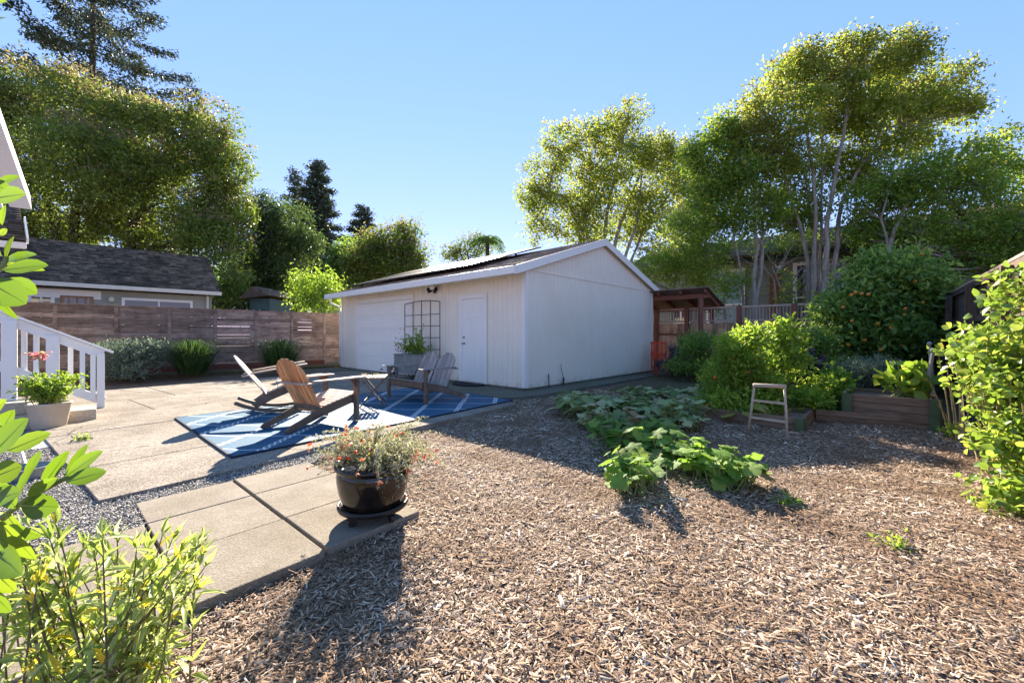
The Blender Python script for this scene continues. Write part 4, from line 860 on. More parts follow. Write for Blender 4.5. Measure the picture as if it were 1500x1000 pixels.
def tree(name, label, Y, trunks, clumps, m_l, m_t, nleaf, size, group=None, per=14, sig=.16, subs=5, base_z=-.1, cat='tree', droop=.3, tmpl=T_DIAM, asp=.5, inner=.45, cmats=None, k=5, tips=.5):
    """trunks: list of (points in photo px at depth, r0, r1); clumps: photo-px ellipsoids at that depth"""
    tp = []
    for pts, r0, r1, *dy in trunks:
        yy = Y+(dy[0] if dy else 0.); tp.append(([W(a, b_, yy+(c_[0] if c_ else 0)) for a, b_, *c_ in pts], r0, r1))
    root = tp[0][0][0].copy(); root[2] = base_z
    t = thing(name, label, cat, root, group)
    b = MB(); anchors = []
    for pts, r0, r1 in tp:
        g0 = pts[0].copy(); g0[2] = base_z; full = [g0]+pts if pts[0][2] > base_z+.2 else pts
        k = len(full)-1; fine = []
        for i in range(k):
            for s_ in range(3): fine.append(full[i]+(full[i+1]-full[i])*s_/3+(rdir(1)[0]*.03 if (i or s_) else 0))
        fine.append(full[-1]); b.tube(fine, [r0+(r1-r0)*(i/(len(fine)-1))**.9 for i in range(len(fine))], 9, False)
        anchors += [(p, r0+(r1-r0)*(i/(len(fine)-1))) for i, p in enumerate(fine) if i > len(fine)*.3]
    AP = np.array([a[0] for a in anchors]); AR = [a[1] for a in anchors]
    if k: clumps = split(clumps, k-1); subs = max(2, subs//3)
    vols = np.array([np.prod(r)**(2/3) for _, r in clumps]); vols /= vols.sum(); Rn = []
    zt = max(c[2]+r[2] for c, r in clumps); zb = min(c[2]-r[2] for c, r in clumps)
    Ps, Ds, Ns, Ss = [], [], [], []
    for (c, r), v in zip(clumps, vols):
        # attach: anchor closest to a point under the clump
        d = np.linalg.norm(AP-(c-Z*r[2]*.8), axis=1); i = int(np.argmin(d)); br = min(AR[i]*.7, .02+.02*r[0])
        main = limb(b, AP[i], c, br, br*.45, .08)
        nt_ = max(3, int(nleaf*v/per)); tw, out = ell(nt_, c, r, inner)
        tw = tw+RNG.normal(size=tw.shape)*r*.1
        for k in range(subs):
            q = tw[RNG.integers(nt_)]; limb(b, main[RNG.integers(1, 5)], q, br*.5, .01, .1, 4, 4)
        P_, D_, N_, S_ = leaves_at(tw, out, per, sig, size, droop); Ps.append(P_); Ds.append(D_); Ns.append(N_); Ss.append(S_)
        e = (P_-c)/r; up_ = e[:, 2]+.35*np.linalg.norm(e, axis=1)+.5*((P_[:, 2]-zb)/(zt-zb)-.5); rn = RNG.random(len(P_))*.9
        tip = (up_ > 1.0) & (RNG.random(len(P_)) < tips); rn[tip] = .93+.07*RNG.random(tip.sum()); Rn.append(rn)
    b.build('trunk', m_t, t, smooth=True)
    P_, D_, N_, S_ = map(np.concatenate, (Ps, Ds, Ns, Ss))
    cloud('crown', P_, D_, N_, np.stack([S_*asp, S_, S_], 1), m_l, t, tmpl, rnd=np.concatenate(Rn))
    return t
def conifer(name, label, px, pytop, Y, spread, m_t=m_redbark, nb=60, droop=.12, base=.3, crownlow=3., leaf=.2, dens=1., group=None, r0=.35, zmin_vis=0, upt=.1, gap=0.):
    top = W(px, pytop, Y); H_ = top[2]; root = P3(top[0], Y, -.1)
    t = thing(name, label, 'tree', root, group); b = MB()
    b.tube([P3(top[0]+.05*math.sin(i), Y, -.1+(H_+.1)*i/12) for i in range(13)], [r0*(1-i/12.3) for i in range(13)], 9, False)
    Ps, Ds = [], []
    for k in range(nb):
        q = (k+.5)/nb; z = crownlow+(H_-crownlow)*q; L_ = spread*(1-q)**.75*(.65+.45*RNG.random())+.25
        az = k*2.399+RNG.normal()*.3; dv_ = P3(math.cos(az), math.sin(az), 0)
        p0 = P3(top[0], Y, z); pts = [p0+dv_*L_*s_+Z*(L_*(-droop*2*s_+upt*3*s_*s_)) for s_ in np.linspace(0, 1, 6)]
        b.tube(pts, [.012+.035*L_/spread*(1-s_)*r0*4 for s_ in np.linspace(0, 1, 6)], 4, False)
        n = max(6, int(L_*26*dens)); s_ = RNG.random(n)**.8*.9+.12
        c = p0+dv_*(L_*s_)[:, None]+Z*(L_*(-droop*2*s_+upt*3*s_*s_))[:, None]
        side = np.array([-dv_[1], dv_[0], 0]); wid = .10*L_+.12
        c = c+side*(RNG.normal(size=n)*wid*(1.1-s_*.7))[:, None]
        kk = 7; c = np.repeat(c, kk, 0)+RNG.normal(size=(n*kk, 3))*np.array([.16, .16, .09])*(leaf/.2)
        Ps.append(c); Ds.append(unit(dv_*.6+rdir(len(c))*.8-Z*.35))
    b.build('trunk', m_t, t, smooth=True); P_ = np.concatenate(Ps); D_ = np.concatenate(Ds); s = leaf*RNG.uniform(.6, 1.3, len(P_))
    cloud('crown', P_, D_, unit(rdir(len(P_))+Z*.6), np.stack([s*.4, s, s], 1), m_needle, t); return t
GT = 'tall multi-stemmed trees behind the lattice fence'
# --- left group
tree('broadleaf_tree', 'huge rounded yellow-green tree with bronze tips behind the sage house', 22,
     [([(95, 420), (80, 330), (60, 260), (45, 190)], .32, .12), ([(100, 420), (110, 310), (140, 230), (160, 170)], .3, .1), ([(190, 400), (195, 330), (230, 260), (280, 210)], .25, .08), ([(90, 420), (40, 330), (-20, 250)], .25, .1)],
     px_clumps([(20, 135, 60, 48), (95, 140, 60, 40), (150, 185, 62, 48), (60, 210, 70, 60), (-30, 200, 70, 90), (215, 215, 55, 42), (285, 200, 52, 46), (325, 240, 40, 52), (330, 300, 38, 45), (270, 280, 60, 55), (190, 290, 65, 60), (110, 300, 70, 60), (30, 300, 70, 60), (250, 350, 55, 38, 1), (160, 350, 60, 30, 1), (310, 355, 42, 38, -1), (60, 350, 60, 34, 1), (335, 400, 30, 40, -2), (-80, 330, 80, 90), (245, 185, 48, 34), (190, 168, 40, 26), (225, 250, 50, 50, -1), (330, 265, 36, 50), (345, 330, 24, 50), (300, 330, 45, 50, -1), (130, 240, 70, 60, -1)], 22),
     m_lf_tree, m_trunkdark, 150000, .17, sig=.2, per=26, subs=9, tips=.8)
conifer('redwood_tree', 'tall dark redwood with sweeping open boughs at the top left', 135, -190, 34, 8.6, nb=74, droop=.17, crownlow=15, leaf=.3, dens=.62, r0=.5, upt=.13)
conifer('redwood_tree', 'tall slim blue-green redwood between the dark evergreen and the small fir', 466, 236, 42, 3.9, nb=80, droop=.1, crownlow=5, leaf=.3, dens=1.3, r0=.4, upt=.04)
conifer('redwood_tree', 'thin spiky conifer tip just left of the slim redwood', 432, 246, 46, 2.6, nb=60, droop=.1, crownlow=5, leaf=.3, dens=.9, r0=.3, upt=.04)
conifer('fir_tree', 'small distant fir with pointed top left of the round bronze tree', 531, 300, 46, 4.2, nb=60, droop=.12, crownlow=3, leaf=.3, dens=1.2, r0=.3, upt=.05)
tree('evergreen_tree', 'dark dense evergreen right of the sage house roof', 27, [([(402, 450), (400, 380), (405, 300)], .25, .08)],
     px_clumps([(390, 310, 26, 24), (375, 345, 28, 28), (425, 325, 30, 28), (440, 360, 28, 26), (395, 370, 36, 30), (365, 395, 30, 28), (430, 400, 30, 28), (385, 430, 40, 28), (345, 440, 30, 26), (420, 440, 34, 26)], 27),
     m_lf_ever, m_trunkdark, 40000, .22, sig=.22, per=18, asp=.3, tips=0)
tree('broadleaf_tree', 'round bronze and olive tree standing above the garage roof', 31, [([(570, 420), (568, 380), (560, 350)], .2, .06)],
     px_clumps([(545, 362, 26, 24), (578, 352, 26, 22), (600, 372, 26, 24), (555, 390, 30, 24), (520, 385, 16, 20), (588, 395, 34, 24), (530, 410, 26, 20)], 31),
     m_lf_tree, m_trunkdark, 26000, .22, sig=.28)
tree('small_tree', 'loose pale green small tree left of the round bronze tree', 33, [([(505, 420), (505, 385)], .12, .04)],
     px_clumps([(505, 372, 18, 22), (498, 400, 22, 20), (520, 400, 20, 18)], 33), m_lf_blue, m_trunkdark, 7000, .22, sig=.25)
tree('lemon_tree', 'bright yellow-green small tree beside the left end of the garage', 18, [([(462, 470), (460, 440), (455, 415)], .05, .02), ([(466, 470), (475, 440), (480, 420)], .04, .02)],
     px_clumps([(440, 408, 15, 12), (460, 420, 20, 16), (480, 412, 16, 14), (450, 440, 20, 16), (478, 440, 20, 18), (492, 425, 10, 12), (435, 432, 10, 10)], 17.5), m_lf_bright, m_trunkdark, 4200, .13, sig=.16, tips=0, k=7)
tree('feathery_tree', 'sparse feathery pale tree peeping over the solar panels', 34, [([(690, 400), (684, 368), (700, 350)], .1, .03), ([(690, 400), (672, 366), (655, 360)], .08, .02)],
     px_clumps([(662, 366, 15, 7), (680, 358, 14, 8), (697, 350, 13, 9), (675, 374, 22, 7), (700, 368, 14, 8)], 34), m_lf_tree, m_trunkdark, 2300, .2, sig=.22, subs=14, per=8)
# palm
pt = thing('palm_tree', 'small palm with arching fronds just above the garage roof', 'palm', (W(714, 400, 33)[0], 33, 0)); b = MB(); ptop = W(714, 352, 33)
b.tube([P3(ptop[0], 33, -.1), ptop], [.22, .16], 9); b.build('trunk', m_trunkdark, pt)
b = MB(); Ps, Ds = [], []
for k in range(22):
    az = k*2.4; el_ = .25+.8*RNG.random(); L_ = 1.5; dv_ = P3(math.cos(az), math.sin(az), 0)
    pts = [ptop+dv_*L_*s_*math.cos(el_*.6)+Z*(L_*(el_*s_-1.15*s_*s_)) for s_ in np.linspace(0, 1, 7)]; b.tube(pts, .02, 4)
    for i in range(1, 7):
        for s_ in (-1, 1):
            for u_ in (0, .5): Ps.append(pts[i]*(1-u_)+pts[i-1]*u_); Ds.append(P3(-dv_[1], dv_[0], 0)*s_+dv_*.4-Z*.6)
b.build('frond_stems', m_stem, pt); n = len(Ps); cloud('fronds', np.array(Ps), np.array(Ds), rdir(n)*.2+Z, np.stack([np.full(n, .09), np.full(n, .55), np.full(n, .3)], 1), m_lf_blue, pt)
# --- right group
tree('multi_stem_tree', 'spreading multi-trunk tree rising directly behind the garage gable', 27,
     [([(884, 375), (889, 310), (905, 240), (915, 190)], .17, .05), ([(897, 375), (905, 340), (935, 260), (940, 235)], .17, .06), ([(915, 380), (935, 320), (940, 250)], .15, .06, -.6), ([(862, 375), (858, 320), (865, 250)], .14, .05, .5), ([(855, 375), (845, 330), (830, 290), (805, 280)], .13, .05), ([(925, 380), (945, 330), (985, 280)], .13, .05)],
     px_clumps([(925, 168, 28, 20), (905, 195, 34, 24), (870, 200, 28, 18), (820, 205, 32, 20), (800, 240, 32, 24), (850, 240, 38, 26), (905, 240, 42, 32), (955, 215, 30, 24), (985, 240, 32, 28), (785, 290, 24, 20), (785, 335, 24, 26), (800, 290, 40, 30), (830, 320, 40, 32), (870, 300, 45, 32), (950, 270, 45, 36), (995, 290, 34, 34), (960, 330, 40, 26), (905, 340, 40, 24, 1.), (975, 370, 40, 26), (1005, 240, 22, 20), (1010, 330, 30, 34), (985, 215, 24, 18), (940, 300, 40, 30), (890, 270, 40, 30), (1015, 285, 26, 30), (860, 350, 34, 22)], 27),
     m_lf_tree2, m_trunkpale, 54000, .19, GT, sig=.2, per=20, subs=9, inner=.5)
tree('multi_stem_tree', 'tallest pale-trunked tree with a broad leaning crown behind the lattice fence', 13,
     [([(1192, 470), (1192, 380), (1195, 300), (1190, 240), (1180, 190)], .095, .03), ([(1202, 470), (1210, 380), (1212, 320), (1235, 200), (1245, 120)], .12, .03, -.2), ([(1212, 470), (1225, 360), (1232, 300), (1262, 240), (1320, 190)], .1, .03), ([(1184, 470), (1186, 400), (1172, 330), (1150, 260), (1140, 200)], .1, .03, .3),
      ([(1198, 470), (1200, 400), (1204, 300), (1206, 180)], .07, .025, .5), ([(1208, 470), (1205, 400), (1188, 320), (1178, 250)], .07, .02, .7), ([(1216, 470), (1216, 390), (1240, 330), (1280, 290)], .07, .02, .4)],
     px_clumps([(1185, 85, 36, 22), (1240, 75, 40, 20), (1300, 72, 40, 20), (1330, 95, 34, 24), (1150, 115, 34, 24), (1125, 160, 34, 28), (1110, 205, 30, 28), (1100, 180, 28, 20), (1200, 115, 45, 26), (1260, 115, 45, 28), (1310, 130, 40, 28), (1390, 110, 26, 20), (1400, 140, 34, 26), (1425, 165, 24, 20), (1365, 160, 36, 26), (1180, 165, 40, 28, -.6), (1240, 175, 42, 26, .6), (1300, 180, 40, 26), (1150, 220, 40, 28), (1200, 235, 34, 26, 1), (1330, 205, 40, 22), (1280, 225, 34, 22), (1160, 270, 30, 26, 1), (1130, 240, 30, 26), (1225, 260, 34, 22, 1.2), (1260, 260, 30, 20, 1), (1180, 310, 30, 22, 1.2), (1250, 150, 46, 30), (1340, 150, 40, 28)], 13),
     m_lf_tree2, m_trunkpale, 60000, .11, GT, sig=.12, per=20, subs=9, inner=.55)
tree('multi_stem_tree', 'twin-trunk yellow-green tree between the pergola and the tallest tree', 13.2,
     [([(1105, 470), (1104, 410), (1110, 360), (1104, 300), (1108, 250)], .085, .03), ([(1107, 440), (1116, 390), (1118, 340), (1112, 290), (1085, 230)], .075, .03), ([(1090, 470), (1086, 400), (1072, 330), (1055, 290)], .045, .02, .3)],
     px_clumps([(1050, 190, 26, 20), (1035, 225, 30, 26), (1075, 225, 30, 26), (1045, 265, 34, 26), (1095, 265, 34, 28), (1130, 300, 28, 28), (1055, 310, 36, 26), (1100, 325, 30, 18), (1035, 285, 26, 24), (1020, 240, 20, 24), (1085, 195, 22, 20), (1020, 320, 22, 26), (1165, 320, 26, 22, .6)], 13.2),
     m_lf_green, m_trunkpale, 25000, .11, GT, sig=.12, per=18, subs=10)
tree('multi_stem_tree', 'airy green tree with a leaning grey trunk above the orange tree', 12,
     [([(1300, 430), (1305, 350), (1325, 305), (1350, 270)], .1, .035), ([(1340, 420), (1350, 340), (1380, 290), (1420, 240)], .07, .02), ([(1310, 400), (1290, 320), (1310, 240)], .05, .02)],
     px_clumps([(1340, 245, 42, 22), (1400, 235, 40, 20), (1455, 205, 30, 12), (1445, 235, 34, 22), (1300, 280, 40, 26), (1365, 285, 45, 28), (1425, 280, 45, 30), (1475, 290, 34, 34), (1400, 330, 50, 28), (1460, 335, 45, 26), (1340, 335, 40, 26), (1290, 330, 34, 22, .5), (1440, 370, 40, 16), (1265, 300, 30, 28, .8), (1500, 250, 20, 20), (1480, 345, 40, 34), (1510, 380, 30, 30), (1420, 375, 40, 20, .3), (1375, 370, 34, 24, .6), (1330, 270, 36, 24), (1400, 265, 34, 22), (1480, 232, 24, 18), (1270, 335, 30, 26, .8), (1520, 320, 34, 50)], 12),
     m_lf_green, m_trunkpale, 36000, .105, GT, sig=.13, per=16, subs=9)
tree('shrub_tree', 'bushy mid-green foliage over the pergola roof right of the gable', 15.5,
     [([(985, 440), (990, 400), (1000, 350)], .05, .02), ([(1020, 440), (1030, 390), (1040, 350)], .05, .02), ([(1060, 430), (1050, 400)], .04, .02)],
     px_clumps([(960, 390, 30, 24), (995, 370, 34, 26), (1035, 360, 34, 26), (1000, 405, 36, 20), (940, 410, 18, 16), (1045, 400, 24, 22, -.6), (1015, 330, 34, 24)], 15.5),
     m_lf_green, m_trunkpale, 10000, .11, sig=.13, per=20, subs=9)
tree('shrub_tree', 'low leafy undergrowth tree screening the green house windows', 13.8,
     [([(1140, 460), (1135, 410), (1122, 395)], .05, .02), ([(1152, 470), (1148, 430), (1136, 402)], .06, .03), ([(1065, 470), (1060, 430)], .03, .01)],
     px_clumps([(1060, 440, 26, 24), (1150, 420, 24, 20), (1085, 410, 24, 18), (1170, 445, 22, 16), (1060, 405, 22, 18), (1180, 355, 34, 20, 1), (1245, 380, 30, 20, 1), (1255, 345, 34, 24, 1), (1085, 352, 30, 14, 2), (1125, 362, 30, 14, 2), (1165, 350, 30, 16, 2), (1045, 368, 24, 16, 2)], 13.8),
     m_lf_green, m_trunkpale, 8000, .1, sig=.15, subs=7)
# distant treeline mass
b_ = [(x, 415+RNG.normal()*8, 60+RNG.random()*20, 26) for x in list(range(-60, 470, 55))+list(range(760, 1560, 60))]
cl = px_clumps(b_, 48); Ps, Ds, Ns, Ss = [], [], [], []
for c, r in cl:
    tw, o_ = ell(190, c, r, .4); P_, D_, N_, S_ = leaves_at(tw, o_, 12, .45, .5); Ps.append(P_); Ds.append(D_); Ns.append(N_); Ss.append(S_)
S_ = np.concatenate(Ss); tag(cloud('distant_woods', np.concatenate(Ps), np.concatenate(Ds), np.concatenate(Ns), np.stack([S_*.6, S_, S_], 1), m_lf_dkgreen), 'dark line of far trees closing the gaps behind the houses', 'woods', kind='stuff')
# --- orange tree
ot = tree('orange_tree', 'dense citrus tree hung with ripe oranges in the rear right corner', 8.8,
     [([(1290, 540), (1290, 490), (1280, 450), (1270, 420)], .06, .03), ([(1292, 540), (1310, 480), (1330, 440)], .05, .02)],
     px_clumps([(1300, 395, 46, 30), (1345, 400, 36, 30), (1255, 430, 40, 34), (1310, 445, 50, 34), (1360, 440, 32, 34), (1240, 475, 36, 30), (1300, 490, 44, 30, -.3), (1345, 485, 32, 30), (1220, 500, 28, 20), (1290, 522, 42, 18), (1335, 522, 32, 18)], 8.8),
     m_lf_dkgreen, m_trunkdark, 17000, .125, sig=.12, per=10, subs=6, tmpl=T_LEAF, asp=.42, k=4, tips=.3)
m_orange = mat('orange_peel', [(.3, (.55, .19, .02)), (.7, (.68, .27, .03))], (30, 30, 30), .45, .2, .002)
for px, py in [(1253, 428), (1247, 432), (1262, 430), (1272, 431), (1352, 443), (1326, 452), (1286, 474), (1355, 492), (1267, 498), (1222, 523), (1210, 515), (1248, 470), (1340, 412), (1325, 461), (1290, 512), (1322, 505), (1235, 450), (1305, 480), (1243, 505), (1350, 372)]:
    b = MB(); b.ball(W(px, py, 8.8-.62*max(.3, 1-((px-1300)/110)**2)-.1), .034, 12); b.build('orange_fruit', m_orange, ot, smooth=True)
# --- shrubs ---------------------------------------------------------------
def bush(name, label, cat, base, clumps, n, size, m_l, asp=.4, per=8, sig=.05, stems=12, m_s=m_stem, tmpl=T_DIAM, droop=.1, up=.6, inner=.3, part='leaves', group=None, srad=.006, k=4):
    t = thing(name, label, cat, base, group); b = MB(); Ps, Ds, Ns, Ss = [], [], [], []
    if k: clumps = split(clumps, k-1, .4, .65, (.4, .95))
    vols = np.array([np.prod(r)**(2/3) for _, r in clumps]); vols /= vols.sum()
    for (c, r), v in zip(clumps, vols):
        kk = max(3, int(n*v/per)); tw, o_ = ell(kk, c, r, inner); P_, D_, N_, S_ = leaves_at(tw, o_, per, sig, size, droop-up)
        Ps.append(P_); Ds.append(D_); Ns.append(N_); Ss.append(S_)
        for q in tw[:max(2, int(stems*v*2))]: limb(b, base+RNG.normal(size=3)*np.array([.05, .05, 0]), q, srad, srad*.4, .08, 4, 4)
    b.build('stems', m_s, t); P_, D_, N_, S_ = map(np.concatenate, (Ps, Ds, Ns, Ss)); P_[:, 2] = np.maximum(P_[:, 2], base[2]+.01)
    cloud(part, P_, D_, N_, np.stack([S_*asp, S_, S_], 1), m_l, t, tmpl); return t
def wc(px, py, Y, rx, ry=None, fy=1.): r = rx/F*Y; return (W(px, py, Y), np.array([r, r*fy, (ry or rx)/F*Y]))
bush('lavender_bush', 'silvery grey lavender bush at the foot of the slatted fence', 'bush', G(190, 556), [wc(165, 520, 10.6, 34, 20), wc(200, 518, 11., 34, 20), wc(225, 525, 11.4, 24, 18), wc(178, 540, 10.6, 40, 16)], 9000, .07, m_lf_grey, .3, stems=60, m_s=m_twig)
T_BL = []
def blade_tmpl(k=5):
    v = [];
    for i in range(k+1):
        t = i/k; wd = .5*(1-t**2.2); v += [(-wd, t, (1.7*t-1.05*t*t)), (wd, t, (1.7*t-1.05*t*t))]
    return (np.array(v, float), [(2*i, 2*i+1, 2*i+3, 2*i+2) for i in range(k)])
T_BLADE = blade_tmpl()
def grass(name, label, c, rad, h, n, m_l, wd=.008, group=None):
    az = RNG.random(n)*2*math.pi; D = np.stack([np.cos(az), np.sin(az), np.zeros(n)], 1); rr = rad*(.08+.92*RNG.random(n)**1.3)
    Pn = np.asarray(c)+D*(rr*.35)[:, None]+RNG.normal(size=(n, 3))*np.array([.05, .05, 0])
    o = cloud(name, Pn, D, np.repeat(Z[None], n, 0), np.stack([np.full(n, wd), rr, h*RNG.uniform(.45, 1.25, n)], 1), m_l, None, T_BLADE, origin=c)
    return tag(o, label, 'grass clump', group)
m_grass = leafmat('strap_leaf_green', [(0, (.02, .05, .015)), (.6, (.05, .11, .03)), (1, (.13, .2, .06))], (.03, .05, .0), .3, rough=.4)
grass('strap_leaf_clump', 'clump of dark strap leaves between the lavender and the rocking chair', W(283, 546, 11.9), .85, 1.15, 1700, m_grass, .013, 'strap-leaf clumps by the fence')
grass('strap_leaf_clump', 'clump of dark strap leaves right behind the rocking chair back', W(410, 541, 13.), .85, 1.15, 1700, m_grass, .013, 'strap-leaf clumps by the fence')
# vegetable garden
TB = P3(3.75, 6.6, MZ)
tom = bush('tomato_plant', 'big sprawling tomato bush with a few red fruits behind the stick ladder', 'bush', TB, [wc(1090, 520, 6.6, 34, 34), wc(1060, 555, 6.7, 34, 36), wc(1110, 560, 6.5, 34, 40), wc(1080, 590, 6.4, 46, 26), wc(1125, 590, 6.6, 28, 26), wc(1100, 495, 6.6, 24, 16), wc(1070, 510, 6.6, 22, 18)], 15000, .07, m_lf_bright, .42, per=9, sig=.06, stems=40, droop=.3)
m_tom = mat('tomato_skin', [(.3, (.45, .06, .015)), (.7, (.55, .12, .02))], (8, 8, 8), .25, .0)
for px, py in ((1106, 524), (1096, 545), (1047, 553), (1036, 594)): b = MB(); b.ball(W(px, py, 6.3), .028, 12, (1, 1, .85)); b.build('tomato', m_tom, tom, smooth=True)
bush('pepper_plant', 'tall upright yellow-green leafy stems right of the tomato bush', 'plant', P3(4.35, 6.9, MZ), [wc(1135, 500, 6.9, 12, 30), wc(1152, 490, 6.9, 10, 24), wc(1150, 530, 6.9, 22, 30), wc(1165, 505, 7., 12, 20), wc(1128, 545, 6.8, 20, 24)], 1500, .11, m_lf_bright, .42, per=5, sig=.05, stems=22, tmpl=T_LEAF)
m_lf_purple = leafmat('purple_leaf', [(0, (.05, .03, .06)), (.6, (.11, .08, .13)), (1, (.2, .17, .22))], None, .2)
bush('kale_plant', 'dull purple kale clump between the pepper stems and the orange tree', 'plant', P3(5.3, 7.6, MZ), [wc(1165, 530, 7.5, 18, 24), wc(1180, 545, 7.5, 18, 16)], 500, .16, m_lf_purple, .6, per=5, sig=.06, tmpl=T_LEAF)
bush('bean_plant', 'light green leafy plants growing in the low bed behind the edging', 'plant', P3(4.6, 6.6, 0), [wc(1200, 572, 6.7, 26, 22), wc(1225, 560, 6.9, 20, 16), wc(1185, 585, 6.3, 26, 14)], 2600, .075, m_lf_bright, .55, per=6, sig=.05, tmpl=T_LEAF)
bush('sagebrush', 'rounded grey-green shrub behind the tall raised bed', 'bush', P3(6.2, 7.1, MZ), [wc(1272, 540, 7.1, 34, 18), wc(1250, 555, 7.1, 26, 20), wc(1300, 550, 7.1, 22, 20)], 9000, .045, m_lf_grey, .3, stems=60, m_s=m_twig, up=.8)
bush('bean_plant', 'bright broad-leaved bean plant growing in the tall raised bed', 'plant', P3(5.55, 5.95, .26), [wc(1325, 565, 5.9, 26, 16), wc(1345, 560, 5.9, 22, 16), wc(1320, 545, 6.0, 20, 10)], 260, .13, m_lf_bright, .78, per=3, sig=.05, stems=16, tmpl=T_LEAF)
bush('dark_shrub', 'dark twiggy shrub in shade beside the pergola post', 'bush', P3(4.95, 11., MZ), [wc(1022, 505, 11, 28, 20), wc(1010, 530, 11, 28, 20), wc(1040, 535, 10.8, 22, 20)], 7000, .08, m_lf_dkgreen, .35, stems=60, m_s=m_twig)
bush('dark_shrub', 'low purplish plant in front of the red chair', 'bush', P3(4.7, 12, MZ), [wc(990, 520, 12, 12, 16), wc(978, 535, 12, 18, 8)], 1200, .1, m_lf_purple, .4, m_s=m_twig)
bush('leafy_shrub', 'mixed low green shrub below the orange tree, left of its trunk', 'bush', P3(5.7, 8.3, MZ), [wc(1190, 500, 8.4, 22, 20), wc(1210, 540, 8.2, 26, 20), wc(1172, 520, 8.6, 18, 20), wc(1235, 545, 8., 24, 18)], 5500, .08, m_lf_dkgreen, .45, m_s=m_twig, stems=30)
# right-hand climbing plant
bush('climbing_vine', 'sunlit climbing vine with small heart-shaped leaves filling the right edge', 'vine', P3(3.95, 3.15, MZ),
     [wc(1500, 440, 3.5, 34, 40), wc(1485, 500, 3.4, 46, 40), wc(1450, 505, 3.7, 40, 22), wc(1415, 520, 3.8, 26, 14), wc(1480, 570, 3.3, 50, 44), wc(1440, 575, 3.5, 30, 30), wc(1500, 620, 3.1, 46, 50), wc(1465, 640, 3.2, 34, 34), wc(1500, 690, 2.95, 40, 44), wc(1480, 710, 3., 30, 26), wc(1540, 560, 3.2, 60, 110), wc(1470, 735, 2.9, 26, 12), wc(1430, 545, 3.7, 22, 16)],
     3500, .064, leafmat('vine_leaf', [(0, (.08, .16, .03)), (.5, (.16, .27, .05)), (.8, (.26, .36, .08)), (.95, (.4, .42, .07)), (1, (.5, .45, .07))], (.16, .2, .01), .42, rough=.35), .78, per=5, sig=.06, stems=60, tmpl=T_LEAF, m_s=m_cane, droop=.35, inner=.2)
bush('seedling', 'small bright self-sown plant at the foot of the vine', 'plant', G(1395, 640, MZ), [wc(1398, 632, 5.0, 16, 8), wc(1440, 655, 4.6, 16, 5)], 160, .06, m_lf_bright, .6, per=4, sig=.03, tmpl=T_LEAF)
# ---- squash ---------------------------------------------------------------
def squash_tmpl():
    v = [(0, .38, .0)]; k = 30; pts = []
    for i in range(k):
        a = -math.pi/2+2*math.pi*(i+.5)/k; lob = abs(math.cos(2.5*(a-math.pi/2))); rr = .40+.15*lob**1.2+(.028 if i % 2 else -.028)
        if abs(a+math.pi/2) < .25 or abs(a-1.5*math.pi) < .25: rr = .12
        pts.append((rr*math.cos(a), .38+rr*math.sin(a), -.45*rr*rr+.025*math.sin(5*a)+.03*lob))
    v += pts; return (np.array(v, float), [(0, 1+i, 1+(i+1) % k) for i in range(k)])
T_SQ = squash_tmpl()
def squash(label, cells, n, size, m_l, hmax, group):
    base = cells[0][0].copy(); base[2] = MZ; t = thing('squash_plant', label, 'squash plant', base, group); b = MB(); Ps, Ds, Ns, Ss = [], [], [], []
    for k in range(n):
        c, rx, ry = cells[RNG.integers(len(cells))]; a = RNG.random()*2*math.pi; q = RNG.random()**.5
        foot = P3(c[0]+rx*q*.8*math.cos(a), c[1]+ry*q*.8*math.sin(a), MZ); h = hmax*RNG.uniform(.45, 1)*(1-.5*q*q)
        az = RNG.random()*2*math.pi; tip = foot+P3(math.cos(az)*.09, math.sin(az)*.09, h); limb(b, foot, tip, .006, .004, .1, 3, 5)
        D = P3(math.cos(az), math.sin(az), -.15+RNG.normal()*.3); Ps.append(tip-unit(D[None])[0]*.02); Ds.append(D); Ns.append(Z+rdir(1)[0]*.55); Ss.append(size*RNG.uniform(.55, 1.2))
    for k in range(len(cells)*2):
        c, rx, ry = cells[k % len(cells)]; c2 = cells[(k+1) % len(cells)][0]; p, q = c.copy(), c2.copy(); p[2] = q[2] = MZ+.03; limb(b, p, q, .008, .006, .1, 6, 5)
    b.build('stems', m_stem, t); cloud('leaves', np.array(Ps), np.array(Ds), np.array(Ns), np.array(Ss), m_l, t, T_SQ, smooth=True); return t
def gc(px, py, rx, ry): return (G(px, py, MZ), rx, ry)
SG = 'squash plants sprawling on the mulch'
squash('sunlit bright green squash plant sprawling forward onto the mulch', [gc(935, 700, .3, .25), gc(915, 670, .25, .3), gc(955, 670, .3, .3), gc(990, 680, .3, .25), gc(1020, 690, .28, .2), gc(960, 650, .3, .3), gc(930, 718, .25, .16), gc(1065, 715, .2, .12), gc(1085, 708, .1, .08), gc(890, 640, .25, .25), gc(905, 655, .25, .2), gc(1040, 700, .2, .2)], 400, .14, m_lf_squash, .33, SG)
squash('shaded grey-green squash patch with browning leaves along the garage side', [gc(850, 612, .4, .5), gc(880, 600, .5, .6), gc(920, 605, .4, .5), gc(950, 622, .5, .4), gc(985, 632, .4, .35), gc(890, 630, .4, .4), gc(840, 600, .3, .4), gc(1000, 620, .3, .3)], 430, .2, m_lf_squash2, .38, SG)
squash('small pale mildewed squash patch near the garage rear corner', [gc(960, 585, .5, .6), gc(1000, 580, .5, .5), gc(930, 578, .4, .5), gc(1015, 592, .4, .4)], 150, .19, m_lf_squash2, .2, SG)
